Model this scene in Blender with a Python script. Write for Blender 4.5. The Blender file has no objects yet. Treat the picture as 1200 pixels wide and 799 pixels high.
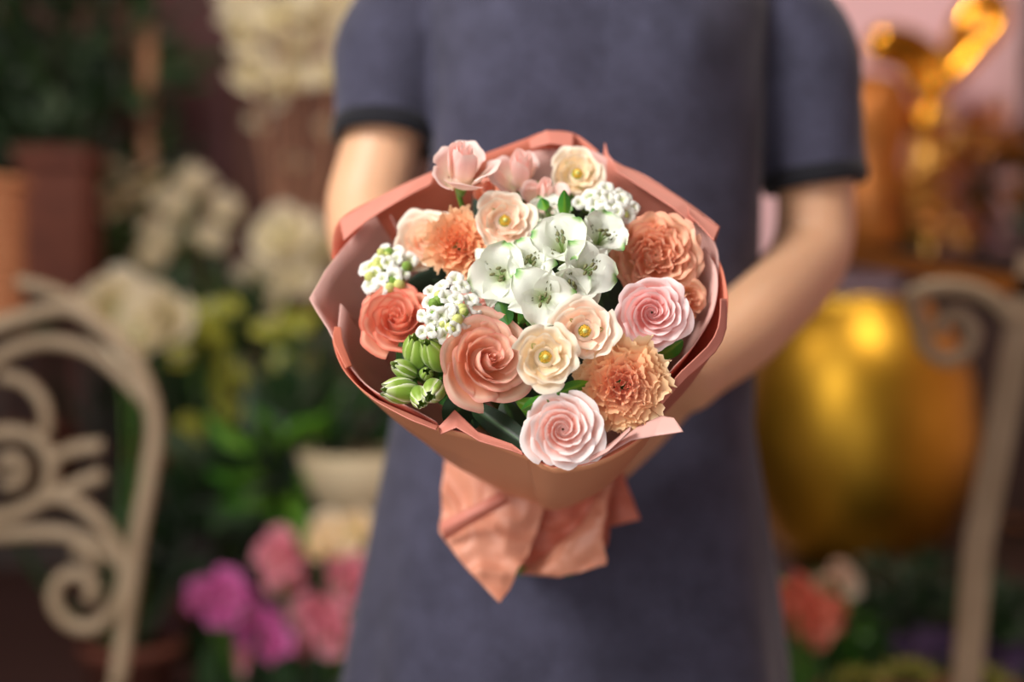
import bpy, bmesh, math, random
from mathutils import Vector, Matrix, noise
S = bpy.context.scene
COL = S.collection
PI = math.pi
R = random.Random(7)

# ------------------------------------------------------------------ camera, world, lights, exposure
Z0 = 1.05
FPX = 1666.67
cam = bpy.data.cameras.new('camera'); cam_o = bpy.data.objects.new('camera', cam); COL.objects.link(cam_o)
cam_o.location = (0, 0, Z0); cam_o.rotation_euler = (PI / 2, 0, 0)
cam.lens = 50; cam.sensor_width = 36
cam.dof.use_dof = True; cam.dof.focus_distance = 0.90; cam.dof.aperture_fstop = 1.9
cam.clip_start = 0.05
S.camera = cam_o
w = bpy.data.worlds.new('world'); S.world = w; w.use_nodes = True
w.node_tree.nodes['Background'].inputs[0].default_value = (0.93, 0.95, 1.0, 1)
w.node_tree.nodes['Background'].inputs[1].default_value = 0.11
S.cycles.diffuse_bounces = 8; S.cycles.max_bounces = 14; S.cycles.transmission_bounces = 12
S.view_settings.view_transform = 'Standard'; S.view_settings.look = 'None'
S.view_settings.gamma = 1; S.view_settings.use_curve_mapping = False
S.view_settings.exposure = 0.0

def area(name, loc, target, size, power, color):
    l = bpy.data.lights.new(name, 'AREA'); l.shape = 'RECTANGLE'; l.size, l.size_y = size; l.energy = power; l.color = color
    o = bpy.data.objects.new(name, l); COL.objects.link(o); o.location = loc
    o.rotation_euler = (Vector(target) - Vector(loc)).to_track_quat('-Z', 'Y').to_euler()
    return o
key = area('soft_key_left', (-1.05, 0.05, 2.10), (0.0, 1.05, 1.28), (0.7, 0.7), 12.5, (1.0, 0.97, 0.93))  # added soft key light from the upper left, not a window
key.data.spread = math.radians(95)
area('front_fill', (-0.9, -1.25, 1.0), (0.0, 1.0, 1.05), (2.0, 1.7), 33, (1.0, 0.97, 0.95))  # added fill light behind the camera, not a window; lifts the front paper
area('back_fill_left', (-0.9, 2.0, 2.55), (-0.9, 2.6, 1.0), (0.35, 0.35), 10, (1.0, 0.88, 0.72))  # added warm fill for the left background blooms and wall, no fixture there
area('gold_fill_right', (0.72, 1.75, 2.55), (0.95, 2.8, 1.3), (0.22, 0.22), 15, (1.0, 0.88, 0.72))  # added warm light for the gold highlights and pink wall, no fixture there

# ------------------------------------------------------------------ materials
def rgb(r, g, b):
    f = lambda c: (c / 255 / 12.92) if c / 255 <= 0.04045 else ((c / 255 + 0.055) / 1.055) ** 2.4
    return (f(r), f(g), f(b), 1)

def new_mat(name):
    m = bpy.data.materials.new(name); m.use_nodes = True
    return m, m.node_tree, m.node_tree.nodes['Principled BSDF']

def mat(name, c, rough=0.6, metal=0.0, c2=None, scale=20, bump=0.0, bscale=200, detail=4, sheen=0, coat=0):
    m, nt, b = new_mat(name)
    b.inputs['Roughness'].default_value = rough; b.inputs['Metallic'].default_value = metal
    b.inputs['Base Color'].default_value = c
    if sheen: b.inputs['Sheen Weight'].default_value = sheen
    if coat: b.inputs['Coat Weight'].default_value = coat
    tc = nt.nodes.new('ShaderNodeTexCoord')
    if c2:
        n = nt.nodes.new('ShaderNodeTexNoise'); n.inputs['Scale'].default_value = scale; n.inputs['Detail'].default_value = detail
        r = nt.nodes.new('ShaderNodeValToRGB'); r.color_ramp.elements[0].position = .35; r.color_ramp.elements[1].position = .65
        r.color_ramp.elements[0].color = c; r.color_ramp.elements[1].color = c2
        nt.links.new(tc.outputs['Object'], n.inputs['Vector']); nt.links.new(n.outputs['Fac'], r.inputs[0]); nt.links.new(r.outputs[0], b.inputs['Base Color'])
    if bump:
        n = nt.nodes.new('ShaderNodeTexNoise'); n.inputs['Scale'].default_value = bscale; n.inputs['Detail'].default_value = 3
        p = nt.nodes.new('ShaderNodeBump'); p.inputs['Strength'].default_value = bump; p.inputs['Distance'].default_value = 0.002
        nt.links.new(tc.outputs['Object'], n.inputs['Vector']); nt.links.new(n.outputs['Fac'], p.inputs['Height']); nt.links.new(p.outputs[0], b.inputs['Normal'])
    return m

def petal_mat(name, stops, trans=0.28, rough=0.5, mott=0.12, streak=0.0):
    """colour runs with the attribute tv from the petal's base (0) to its margin (1)"""
    m, nt, b = new_mat(name)
    a = nt.nodes.new('ShaderNodeAttribute'); a.attribute_name = 'tv'
    r = nt.nodes.new('ShaderNodeValToRGB'); r.color_ramp.elements[0].position = stops[0][0]; r.color_ramp.elements[0].color = stops[0][1]
    r.color_ramp.elements[1].position = stops[-1][0]; r.color_ramp.elements[1].color = stops[-1][1]
    for s in stops[1:-1]:
        e = r.color_ramp.elements.new(s[0]); e.color = s[1]
    tc = nt.nodes.new('ShaderNodeTexCoord')
    n = nt.nodes.new('ShaderNodeTexNoise'); n.inputs['Scale'].default_value = 90; n.inputs['Detail'].default_value = 5
    nt.links.new(tc.outputs['Object'], n.inputs['Vector'])
    ad = nt.nodes.new('ShaderNodeMath'); ad.operation = 'MULTIPLY_ADD'; ad.inputs[1].default_value = mott; nt.links.new(n.outputs['Fac'], ad.inputs[0])
    sb = nt.nodes.new('ShaderNodeMath'); sb.operation = 'SUBTRACT'; nt.links.new(a.outputs['Fac'], sb.inputs[0]); sb.inputs[1].default_value = mott / 2
    nt.links.new(sb.outputs[0], ad.inputs[2]); nt.links.new(ad.outputs[0], r.inputs[0])
    b.inputs['Roughness'].default_value = rough; b.inputs['Sheen Weight'].default_value = 0.15
    nt.links.new(r.outputs[0], b.inputs['Base Color'])
    t = nt.nodes.new('ShaderNodeBsdfTranslucent'); nt.links.new(r.outputs[0], t.inputs[0])
    mx = nt.nodes.new('ShaderNodeMixShader'); mx.inputs[0].default_value = trans
    nt.links.new(b.outputs[0], mx.inputs[1]); nt.links.new(t.outputs[0], mx.inputs[2])
    nt.links.new(mx.outputs[0], nt.nodes['Material Output'].inputs[0])
    p = nt.nodes.new('ShaderNodeBump'); p.inputs['Strength'].default_value = 0.12; p.inputs['Distance'].default_value = 0.001
    nt.links.new(n.outputs['Fac'], p.inputs['Height']); nt.links.new(p.outputs[0], b.inputs['Normal'])
    return m

M = {}
M['peach'] = petal_mat('peach_petal', [(0, rgb(232, 142, 90)), (.5, rgb(243, 180, 144)), (.88, rgb(250, 212, 188)), (1, rgb(244, 176, 160))])
M['coral'] = petal_mat('coral_petal', [(0, rgb(230, 126, 80)), (.5, rgb(240, 160, 126)), (.88, rgb(246, 184, 156)), (1, rgb(234, 120, 98))])
M['apricot'] = petal_mat('apricot_petal', [(0, rgb(214, 128, 76)), (.5, rgb(238, 172, 128)), (.88, rgb(250, 206, 172)), (1, rgb(246, 178, 148))])
M['pink'] = petal_mat('pink_petal', [(0, rgb(242, 140, 128)), (.5, rgb(249, 186, 178)), (.85, rgb(254, 222, 219)), (1, rgb(255, 234, 233))])
M['palepink'] = petal_mat('pale_pink_petal', [(0, rgb(244, 152, 130)), (.5, rgb(250, 204, 190)), (.82, rgb(254, 234, 228)), (1, rgb(255, 244, 242))])
M['budpink'] = petal_mat('bud_pink_petal', [(0, rgb(240, 236, 190)), (.4, rgb(253, 232, 216)), (.8, rgb(253, 212, 204)), (1, rgb(254, 228, 220))])
M['cream'] = petal_mat('cream_petal', [(0, rgb(226, 204, 110)), (.3, rgb(248, 222, 170)), (.7, rgb(252, 234, 204)), (1, rgb(254, 242, 222))])
M['blush'] = petal_mat('blush_petal', [(0, rgb(250, 186, 140)), (.38, rgb(254, 216, 190)), (.75, rgb(255, 234, 214)), (1, rgb(255, 244, 226))])
M['carnation'] = petal_mat('peach_carnation_petal', [(0, rgb(246, 150, 130)), (.45, rgb(246, 184, 146)), (.85, rgb(250, 210, 160)), (1, rgb(254, 232, 192))])
M['carnation2'] = petal_mat('orange_carnation_petal', [(0, rgb(244, 148, 104)), (.5, rgb(248, 180, 130)), (1, rgb(252, 212, 170))])
M['alstro'] = petal_mat('white_alstroemeria_petal', [(0, rgb(216, 226, 150)), (.22, rgb(230, 238, 204)), (.5, rgb(241, 243, 232)), (.86, rgb(240, 243, 230)), (.93, rgb(176, 214, 140)), (1, rgb(66, 146, 56))], mott=.05)
M['white'] = petal_mat('white_petal', [(0, rgb(196, 212, 130)), (.35, rgb(226, 230, 196)), (.6, rgb(240, 240, 230)), (1, rgb(246, 245, 240))])
M['greenbud'] = petal_mat('green_bud_tepal', [(0, rgb(92, 130, 34)), (.45, rgb(140, 172, 60)), (.8, rgb(206, 220, 150)), (1, rgb(248, 250, 232))], trans=.15)
M['calyx'] = petal_mat('calyx_green', [(0, rgb(104, 150, 48)), (1, rgb(160, 190, 90))], trans=.2)
M['yellowbud'] = mat('yellow_green_bud', rgb(202, 208, 124), .5)
M['leaf'] = petal_mat('green_leaf', [(0, rgb(64, 104, 32)), (.5, rgb(38, 86, 32)), (1, rgb(60, 120, 50))], trans=.15, rough=.35)
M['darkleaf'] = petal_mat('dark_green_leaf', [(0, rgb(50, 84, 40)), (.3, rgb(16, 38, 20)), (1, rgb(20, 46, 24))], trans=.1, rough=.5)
M['brightleaf'] = petal_mat('bright_green_leaf', [(0, rgb(120, 170, 50)), (.5, rgb(70, 140, 46)), (1, rgb(60, 128, 50))], trans=.25, rough=.35)
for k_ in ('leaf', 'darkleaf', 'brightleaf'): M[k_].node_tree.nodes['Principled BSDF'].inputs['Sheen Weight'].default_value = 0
M['stem'] = mat('green_stem', rgb(70, 118, 40), .45, c2=rgb(96, 140, 56), scale=60)
M['stamen'] = mat('golden_stamen', rgb(222, 168, 46), .5, c2=rgb(170, 150, 40), scale=300)
M['anther'] = mat('grey_green_anther', rgb(112, 112, 70), .6)
M['paper_in'] = mat('pale_pink_paper', rgb(232, 184, 174), .5, c2=rgb(236, 190, 180), scale=8, bump=.15, bscale=60)
M['paper_out'] = mat('terracotta_paper', rgb(246, 174, 130), .5, c2=rgb(249, 180, 136), scale=8, bump=.15, bscale=60)
M['paper_coral'] = mat('coral_paper', rgb(220, 126, 100), .48, c2=rgb(226, 134, 108), scale=8, bump=.15, bscale=60)
M['paper_rose'] = mat('rose_paper', rgb(220, 138, 120), .48, c2=rgb(225, 146, 128), scale=8, bump=.15, bscale=60)
M['paper_skirt'] = mat('crumpled_terracotta_paper', rgb(224, 152, 122), .42, c2=rgb(230, 164, 136), scale=8, bump=.3, bscale=70)
for k_ in ('paper_skirt', 'paper_in', 'paper_out', 'paper_coral', 'paper_rose'):
    nt = M[k_].node_tree; b = nt.nodes['Principled BSDF']; t = nt.nodes.new('ShaderNodeBsdfTranslucent'); mx = nt.nodes.new('ShaderNodeMixShader'); mx.inputs[0].default_value = .22
    nt.links.new(b.inputs['Base Color'].links[0].from_socket, t.inputs[0]); nt.links.new(b.outputs[0], mx.inputs[1]); nt.links.new(t.outputs[0], mx.inputs[2]); nt.links.new(mx.outputs[0], nt.nodes['Material Output'].inputs[0])
M['ribbon'] = mat('coral_ribbon', rgb(206, 84, 62), .35)

def knit(name, c, c2):
    m, nt, b = new_mat(name)
    tc = nt.nodes.new('ShaderNodeTexCoord')
    n = nt.nodes.new('ShaderNodeTexNoise'); n.inputs['Scale'].default_value = 260; n.inputs['Detail'].default_value = 4
    n2 = nt.nodes.new('ShaderNodeTexNoise'); n2.inputs['Scale'].default_value = 28; n2.inputs['Detail'].default_value = 6
    r = nt.nodes.new('ShaderNodeValToRGB'); r.color_ramp.elements[0].position = .35; r.color_ramp.elements[1].position = .65
    r.color_ramp.elements[0].color = c; r.color_ramp.elements[1].color = c2
    mx = nt.nodes.new('ShaderNodeMath'); mx.operation = 'MULTIPLY_ADD'; mx.inputs[1].default_value = .5
    h = nt.nodes.new('ShaderNodeMath'); h.operation = 'MULTIPLY'; h.inputs[1].default_value = .5
    for q in (n, n2): nt.links.new(tc.outputs['Object'], q.inputs['Vector'])
    nt.links.new(n2.outputs['Fac'], h.inputs[0]); nt.links.new(n.outputs['Fac'], mx.inputs[0]); nt.links.new(h.outputs[0], mx.inputs[2])
    nt.links.new(mx.outputs[0], r.inputs[0]); nt.links.new(r.outputs[0], b.inputs['Base Color'])
    b.inputs['Roughness'].default_value = .9; b.inputs['Sheen Weight'].default_value = .2; b.inputs['Sheen Roughness'].default_value = .4
    wv = nt.nodes.new('ShaderNodeTexWave'); wv.bands_direction = 'X'; wv.inputs['Scale'].default_value = 160
    nt.links.new(tc.outputs['Object'], wv.inputs['Vector'])
    p = nt.nodes.new('ShaderNodeBump'); p.inputs['Strength'].default_value = .25; p.inputs['Distance'].default_value = .001
    nt.links.new(wv.outputs['Fac'], p.inputs['Height']); nt.links.new(p.outputs[0], b.inputs['Normal'])
    return m
M['knit'] = knit('heather_blue_grey_knit', rgb(46, 45, 62), rgb(70, 69, 90))
M['rib'] = knit('dark_navy_rib_knit', rgb(12, 12, 20), rgb(18, 18, 28))
mS, nt, b = new_mat('skin'); M['skin'] = mS
b.inputs['Base Color'].default_value = rgb(228, 176, 138); b.inputs['Roughness'].default_value = .5
b.inputs['Subsurface Weight'].default_value = .12; b.inputs['Subsurface Radius'].default_value = (.01, .004, .002); b.inputs['Subsurface Scale'].default_value = 1
M['hair'] = mat('brown_hair', rgb(70, 44, 30), .45, c2=rgb(96, 62, 40), scale=50)
M['lip'] = mat('lips', rgb(190, 90, 84), .4)
M['eye'] = mat('eye', rgb(238, 236, 230), .2)
M['iris'] = mat('iris', rgb(74, 50, 34), .2)
M['shoe'] = mat('black_shoe_leather', rgb(24, 22, 22), .35)
M['nail'] = mat('nail', rgb(236, 186, 170), .25)
M['iron'] = mat('cream_painted_iron', rgb(176, 154, 126), .5, c2=rgb(158, 136, 108), scale=14)
M['gold'] = mat('polished_gold', rgb(206, 160, 56), .44, 1.0, c2=rgb(180, 136, 42), scale=6)
M['gold2'] = mat('glossy_gold_foil', rgb(226, 158, 54), .16, 1.0)
M['goldmatt'] = mat('matt_gold', rgb(206, 150, 70), .38, .75, c2=rgb(226, 182, 100), scale=30)
M['bronze'] = mat('bronze_brown', rgb(150, 88, 34), .38, .5, c2=rgb(180, 108, 40), scale=12)
M['terracotta'] = mat('terracotta_pot', rgb(116, 62, 46), .75, c2=rgb(100, 52, 40), scale=20)
M['wood'] = mat('dark_wood', rgb(44, 28, 22), .5, c2=rgb(58, 38, 28), scale=8)
M['lilac'] = mat('lilac_box_card', rgb(190, 160, 168), .6)
M['wallpink'] = mat('pink_wall_paint', rgb(238, 194, 202), .85, c2=rgb(240, 198, 206), scale=2, bump=.1)
M['wallbrown'] = mat('mauve_brown_wall', rgb(92, 60, 54), .85, c2=rgb(100, 66, 58), scale=2, bump=.1)
M['panel'] = mat('plum_panel', rgb(86, 48, 52), .7, c2=rgb(80, 44, 48), scale=3)
M['floor'] = mat('light_beige_floor', rgb(150, 132, 116), .6, c2=rgb(138, 120, 104), scale=3)  # beige floor, tone lightened to bounce light up onto the wrapping paper
M['ceiling'] = mat('ceiling_paint', rgb(190, 180, 172), .9)
M['basket'] = mat('peach_wicker', rgb(206, 142, 98), .7, c2=rgb(190, 124, 84), scale=60)
M['cardboard'] = mat('pale_stone_pot', rgb(190, 172, 140), .7)
M['bgleaf'] = petal_mat('shaded_green_leaf', [(0, rgb(36, 64, 24)), (.5, rgb(26, 56, 24)), (1, rgb(34, 70, 32))], trans=.1, rough=.4)
M['yleaf'] = petal_mat('olive_leaf', [(0, rgb(150, 156, 50)), (1, rgb(216, 212, 84))], trans=.3, rough=.3)
M['magenta'] = petal_mat('magenta_petal', [(0, rgb(190, 70, 140)), (1, rgb(232, 130, 200))])
M['bgpink'] = petal_mat('background_pink_petal', [(0, rgb(214, 100, 120)), (1, rgb(244, 176, 192))])
M['bgpeach'] = petal_mat('background_salmon_petal', [(0, rgb(220, 110, 84)), (1, rgb(248, 156, 134))])
M['purple'] = petal_mat('purple_petal', [(0, rgb(74, 50, 92)), (1, rgb(120, 96, 140))])
M['succ'] = petal_mat('yellow_green_succulent', [(0, rgb(96, 104, 34)), (1, rgb(176, 172, 70))], trans=.1)
M['offwhite'] = petal_mat('ivory_petal', [(0, rgb(214, 206, 130)), (.4, rgb(238, 228, 196)), (1, rgb(248, 240, 222))])
M['soil'] = mat('potting_soil', rgb(40, 28, 20), .95)
M['bamboo'] = mat('flower_stake', rgb(168, 120, 92), .6)

# ------------------------------------------------------------------ object helpers
def tag(o, label=None, cat=None, group=None, kind=None):
    for k, v in (('label', label), ('category', cat), ('group', group), ('kind', kind)):
        if v: o[k] = v
    return o
def empty(name, loc, rot=None, **k):
    o = bpy.data.objects.new(name, None); COL.objects.link(o); o.empty_display_size = .02
    if rot is not None:
        o.matrix_world = Matrix.Translation(loc) @ rot.to_4x4()
    else: o.location = loc
    return tag(o, **k)

class MB:
    def __init__(s): s.v = []; s.f = []; s.t = []; s.m = []
    def grid(s, nu, nv, fn, closed=False, mi=0):
        b = len(s.v)
        for j in range(nv + 1):
            for i in range(nu + (0 if closed else 1)):
                p, t = fn(i / nu, j / nv); s.v.append(Vector(p)); s.t.append(t)
        w_ = nu if closed else nu + 1
        for j in range(nv):
            for i in range(nu):
                a_ = b + j * w_ + i; c_ = b + j * w_ + (i + 1) % w_
                s.f.append((a_, c_, c_ + w_, a_ + w_)); s.m.append(mi)
        return s
    def tube(s, pts, rad, n=8, cap=True, flat=1.0, t=.5, up=None):
        pts = [Vector(p) for p in pts]; L = len(pts)
        rad = rad if isinstance(rad, (list, tuple)) else [rad] * L
        b = len(s.v); ref = Vector(up) if up else None
        for k, p in enumerate(pts):
            d = (pts[min(k + 1, L - 1)] - pts[max(k - 1, 0)]).normalized()
            if ref is None: ref = d.orthogonal()
            x = (ref - d * ref.dot(d))
            x = x.normalized() if x.length > 1e-5 else d.orthogonal().normalized()
            if not up: ref = x
            y = d.cross(x)
            for i in range(n):
                a = 2 * PI * i / n; s.v.append(p + (x * math.cos(a) + y * math.sin(a) * flat) * rad[k]); s.t.append(t)
        for k in range(L - 1):
            for i in range(n):
                s.f.append((b + k * n + i, b + k * n + (i + 1) % n, b + (k + 1) * n + (i + 1) % n, b + (k + 1) * n + i)); s.m.append(0)
        if cap:
            s.f.append(tuple(b + i for i in range(n))[::-1]); s.m.append(0)
            s.f.append(tuple(b + (L - 1) * n + i for i in range(n))); s.m.append(0)
        return s
    def ball(s, c, r, n=10, sc=(1, 1, 1), rot=None, t=.5):
        c = Vector(c)
        def fn(u, v):
            a = 2 * PI * u; h = PI * (.001 + .998 * v)
            p = Vector((math.cos(a) * math.sin(h) * sc[0], math.sin(a) * math.sin(h) * sc[1], -math.cos(h) * sc[2])) * r
            if rot: p = rot @ p
            return c + p, t
        return s.grid(n, max(4, n // 2 + 1), fn, True)
    def lathe(s, prof, n=24, c=(0, 0, 0)):
        c = Vector(c); L = len(prof) - 1
        def fn(u, v):
            r_, z = prof[round(v * L)]; a = 2 * PI * u
            return c + Vector((r_ * math.cos(a), r_ * math.sin(a), z)), v
        return s.grid(n, L, fn, True)
    def box(s, c, d):
        c = Vector(c); b = len(s.v)
        for z in (-1, 1):
            for y in (-1, 1):
                for x in (-1, 1): s.v.append(c + Vector((x * d[0] / 2, y * d[1] / 2, z * d[2] / 2))); s.t.append(.5)
        for f in ((0, 2, 3, 1), (4, 5, 7, 6), (0, 1, 5, 4), (2, 6, 7, 3), (0, 4, 6, 2), (1, 3, 7, 5)):
            s.f.append(tuple(b + i for i in f)); s.m.append(0)
        return s
    def xf(s, mtx, start=0):
        for i in range(start, len(s.v)): s.v[i] = mtx @ s.v[i]
        return s
    def mesh(s, name, mats, smooth=True):
        me = bpy.data.meshes.new(name); me.from_pydata(s.v, [], s.f)
        a = me.attributes.new('tv', 'FLOAT', 'POINT'); a.data.foreach_set('value', s.t)
        for m_ in (mats if isinstance(mats, list) else [mats]): me.materials.append(m_)
        me.polygons.foreach_set('material_index', s.m)
        if smooth: me.polygons.foreach_set('use_smooth', [True] * len(me.polygons))
        me.update(); return me
    def build(s, name, mats, parent=None, smooth=True):
        o = bpy.data.objects.new(name, s.mesh(name, mats, smooth)); COL.objects.link(o)
        if parent: o.parent = parent
        return o

def smooth_pts(pts, n=8):
    """Catmull-Rom through the points"""
    pts = [Vector(p) for p in pts]; q = [pts[0] * 2 - pts[1]] + pts + [pts[-1] * 2 - pts[-2]]; out = []
    for k in range(1, len(q) - 2):
        for i in range(n):
            t = i / n; a, b_, c, d = q[k - 1], q[k], q[k + 1], q[k + 2]
            out.append(.5 * ((2 * b_) + (c - a) * t + (2 * a - 5 * b_ + 4 * c - d) * t * t + (3 * b_ - a - 3 * c + d) * t ** 3))
    out.append(pts[-1]); return out
def P(px, py, d):
    return Vector(((px - 600) / FPX * d, d, Z0 - (py - 399.5) / FPX * d))
def frame(z, roll=0.0, up=(0, 0, 1)):
    z = Vector(z).normalized(); x = Vector(up).cross(z)
    if x.length < 1e-3: x = Vector((1, 0, 0))
    x.normalize(); y = z.cross(x)
    return Matrix((x, y, z)).transposed() @ Matrix.Rotation(roll, 3, 'Z')
def sm(a, b_, x):
    x = min(1, max(0, (x - a) / (b_ - a))); return x * x * (3 - 2 * x)
def remeshed(mb, name, m_, voxel, parent=None, smooth_iter=4, sub=None):
    o = mb.build(name, m_, parent)
    r = o.modifiers.new('r', 'REMESH'); r.mode = 'VOXEL'; r.voxel_size = voxel
    s = o.modifiers.new('s', 'SMOOTH'); s.factor = .5; s.iterations = smooth_iter
    dg = bpy.context.evaluated_depsgraph_get(); me = bpy.data.meshes.new_from_object(o.evaluated_get(dg)); o.modifiers.clear(); o.data = me
    me.polygons.foreach_set('use_smooth', [True] * len(me.polygons))
    if not me.materials: me.materials.append(m_)
    return o

# ------------------------------------------------------------------ the setting
def plane_box(name, c, d, m_, **k):
    o = MB().box(c, d).build(name, m_, smooth=False); o['kind'] = 'structure'; return o
plane_box('floor', (0, 1.2, -.05), (4.8, 4.8, .1), M['floor'])
plane_box('ceiling', (0, 1.2, 2.75), (4.8, 4.8, .1), M['ceiling'])
plane_box('wall_back', (0, 3.45, 1.35), (4.8, .1, 2.7), M['wallpink'])
plane_box('wall_left', (-2.35, 1.2, 1.35), (.1, 4.6, 2.7), M['wallbrown'])
plane_box('wall_right', (2.35, 1.2, 1.35), (.1, 4.6, 2.7), M['wallpink'])
plane_box('baseboard_back', (0, 3.385, .06), (4.6, .03, .12), M['wallbrown'])
plane_box('trim_1', (-1.09, 3.36, 1.35), (1.98, .08, 2.7), M['wallbrown'])      # brown cladding on the left half
plane_box('trim_2', (-.745, 3.30, 1.5), (.19, .05, 2.3), M['panel'])             # plum upright panel
plane_box('trim_3', (1.245, 3.37, 1.35), (.05, .07, 2.7), M['wood'])

# ------------------------------------------------------------------ person
X = lambda px, d=1.37: (px - 600) / FPX * d
Zp = lambda py, d=1.37: Z0 - (py - 399.5) / FPX * d
person = empty('person', (X(668), 1.37, 0), label='person in a blue-grey knit dress holding the wrapped bouquet with both hands', cat='person')
off = -person.location.copy()
def L(v): return Vector(v) + off
body = MB()
def chain(pts, rad, n=16):
    q = smooth_pts([L(p) for p in pts], 6); rr = []
    for k in range(len(rad) - 1):
        for i in range(6): rr.append(rad[k] + (rad[k + 1] - rad[k]) * sm(0, 1, i / 6))
    rr.append(rad[-1]); body.tube(q, rr, n)
    body.ball(q[0], rad[0], n); body.ball(q[-1], rad[-1], n)
HX = X(690)
# trunk inside the dress
chain([(X(668), 1.37, .86), (X(672), 1.37, .98), (X(685), 1.37, 1.12), (X(694), 1.37, 1.26), (X(694), 1.38, 1.36)], [.12, .115, .10, .115, .095], 20)
chain([(HX, 1.38, 1.36), (HX, 1.375, 1.44), (HX, 1.365, 1.51)], [.06, .05, .05])
for s in (-1, 1): chain([(HX + s * .02, 1.38, 1.39), (HX + s * .10, 1.385, 1.375), (HX + s * .15, 1.385, 1.36)], [.045, .042, .038])
# head: skull, jaw, nose, brow, chin, ears
hc = Vector((HX, 1.36, 1.585))
body.ball(L(hc + Vector((0, .01, .02))), 1, 24, (.074, .092, .095)); body.ball(L(hc + Vector((0, -.022, -.045))), 1, 20, (.054, .062, .062))
body.ball(L(hc + Vector((0, -.066, -.085))), 1, 12, (.018, .016, .014))
body.tube([L(hc + Vector((0, -.084, .012))), L(hc + Vector((0, -.100, -.018))), L(hc + Vector((0, -.104, -.030)))], [.007, .010, .012], 10)
for s in (-1, 1):
    body.ball(L(hc + Vector((s * .010, -.094, -.031))), .008, 8)
    body.ball(L(hc + Vector((s * .075, .012, -.006))), 1, 10, (.008, .020, .030))
    body.ball(L(hc + Vector((s * .03, -.076, .022))), 1, 10, (.022, .012, .007))
# arms (image right, then image left)
NECK = P(637, 562, 1.15)
armR = [P(912, 34, 1.39), P(950, 110, 1.39), P(956, 215, 1.395), P(948, 300, 1.39), P(880, 378, 1.285), P(806, 448, 1.20)]
armL = [P(488, 34, 1.38), P(460, 90, 1.375), P(446, 180, 1.365), P(432, 262, 1.35), P(475, 385, 1.27), P(540, 478, 1.215)]
chain(armR, [.036, .042, .038, .0395, .037, .026]); chain(armL, [.036, .042, .0395, .041, .037, .027])
def hand(wrist, palm, side, ax):
    """palm and five bent fingers that close round the tied neck of the bouquet"""
    wr, pc = Vector(wrist), Vector(palm); d = (pc - wr).normalized(); a_ = Vector(ax).normalized()   # a_: along the bouquet axis = across the knuckles
    nrm = d.cross(a_).normalized()
    if nrm.dot(NECK - pc) < 0: nrm = -nrm
    for q in (-.028, -.010, .010, .026):
        body.tube([L(wr + a_ * q * .6), L(wr.lerp(pc, .5) + a_ * q), L(pc + a_ * q * 1.15 + d * .02)], [.0145, .0135, .0105], 10); body.ball(L(pc + a_ * q * 1.15 + d * .02), .0105, 8)
    nails = []
    for q, ln in ((-.033, .74), (-.012, .92), (.011, 1.0), (.031, .9)):
        k = pc + a_ * q + d * .02; pts = [k]; ang = math.radians(18); dd = d
        for seg, bend in ((.040, 24), (.027, 48), (.022, 40)):
            dd = Matrix.Rotation(math.radians(bend) * (1 if d.cross(nrm).dot(a_) > 0 else -1), 3, a_) @ dd
            pts.append(pts[-1] + dd * seg * ln)
        body.tube([L(p) for p in smooth_pts(pts, 3)], [.0100 - .0003 * i for i in range(10)], 10); body.ball(L(pts[-1]), .0074, 8)
        nails.append((pts[-1], dd))
    base = wr.lerp(pc, .45) + a_ * .030
    pts = [base, base + a_ * .026 + d * .018 + nrm * .012, base + a_ * .030 + d * .045 + nrm * .030, base + a_ * .022 + d * .062 + nrm * .045]
    body.tube([L(p) for p in smooth_pts(pts, 3)], [.0145, .0135, .0125, .0120, .0115, .0112, .011, .0105, .0100, .0092], 10); body.ball(L(pts[-1]), .0092, 8)
AX = (P(610, 360, .95) - NECK).normalized()
palmR = NECK + Vector((.050, .030, .010)); palmL = NECK + Vector((-.046, .044, -.014))
hand(armR[-1], palmR, 1, AX); hand(armL[-1], palmL, -1, AX)
# legs and feet
for s in (-1, 1):
    lx = X(668) + s * .085
    chain([(lx, 1.37, .86), (lx, 1.37, .66), (lx - s * .005, 1.36, .48), (lx - s * .008, 1.38, .32), (lx - s * .008, 1.385, .09)], [.085, .075, .052, .052, .034])
    chain([(lx - s * .008, 1.40, .045), (lx, 1.32, .038), (lx + s * .008, 1.24, .026)], [.034, .034, .024])
body_o = remeshed(body, 'body', M['skin'], .004, person, 5)
for s in (-1, 1):
    e = MB().ball(L(hc + Vector((s * .030, -.0655, .004))), .0108, 14).build('eye', M['eye'], person)
    MB().ball(L(hc + Vector((s * .030, -.0745, .004))), .0050, 10, (1, .6, 1)).build('iris', M['iris'], e)
    MB().tube([L(hc + Vector((s * x, y, z))) for x, y, z in ((.014, -.088, .024), (.030, -.087, .030), (.046, -.076, .025))], [.0022, .0028, .0012], 8).build('eyebrow', M['hair'], person)
    lx = X(668) + s * .085
    sh = MB().tube([L(p) for p in smooth_pts([(lx - s * .008, 1.425, .034), (lx, 1.36, .034), (lx + s * .004, 1.28, .03), (lx + s * .009, 1.215, .024)], 5)],
                   [.030] * 3 + [.037] * 5 + [.040] * 5 + [.036, .030, .018], 16).build('shoe', M['shoe'], person)
MB().ball(L(hc + Vector((0, -.083, -.056))), 1, 14, (.022, .009, .0045)).ball(L(hc + Vector((0, -.082, -.064))), 1, 14, (.018, .009, .0055)).build('mouth', M['lip'], person)
hb = MB()
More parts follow.
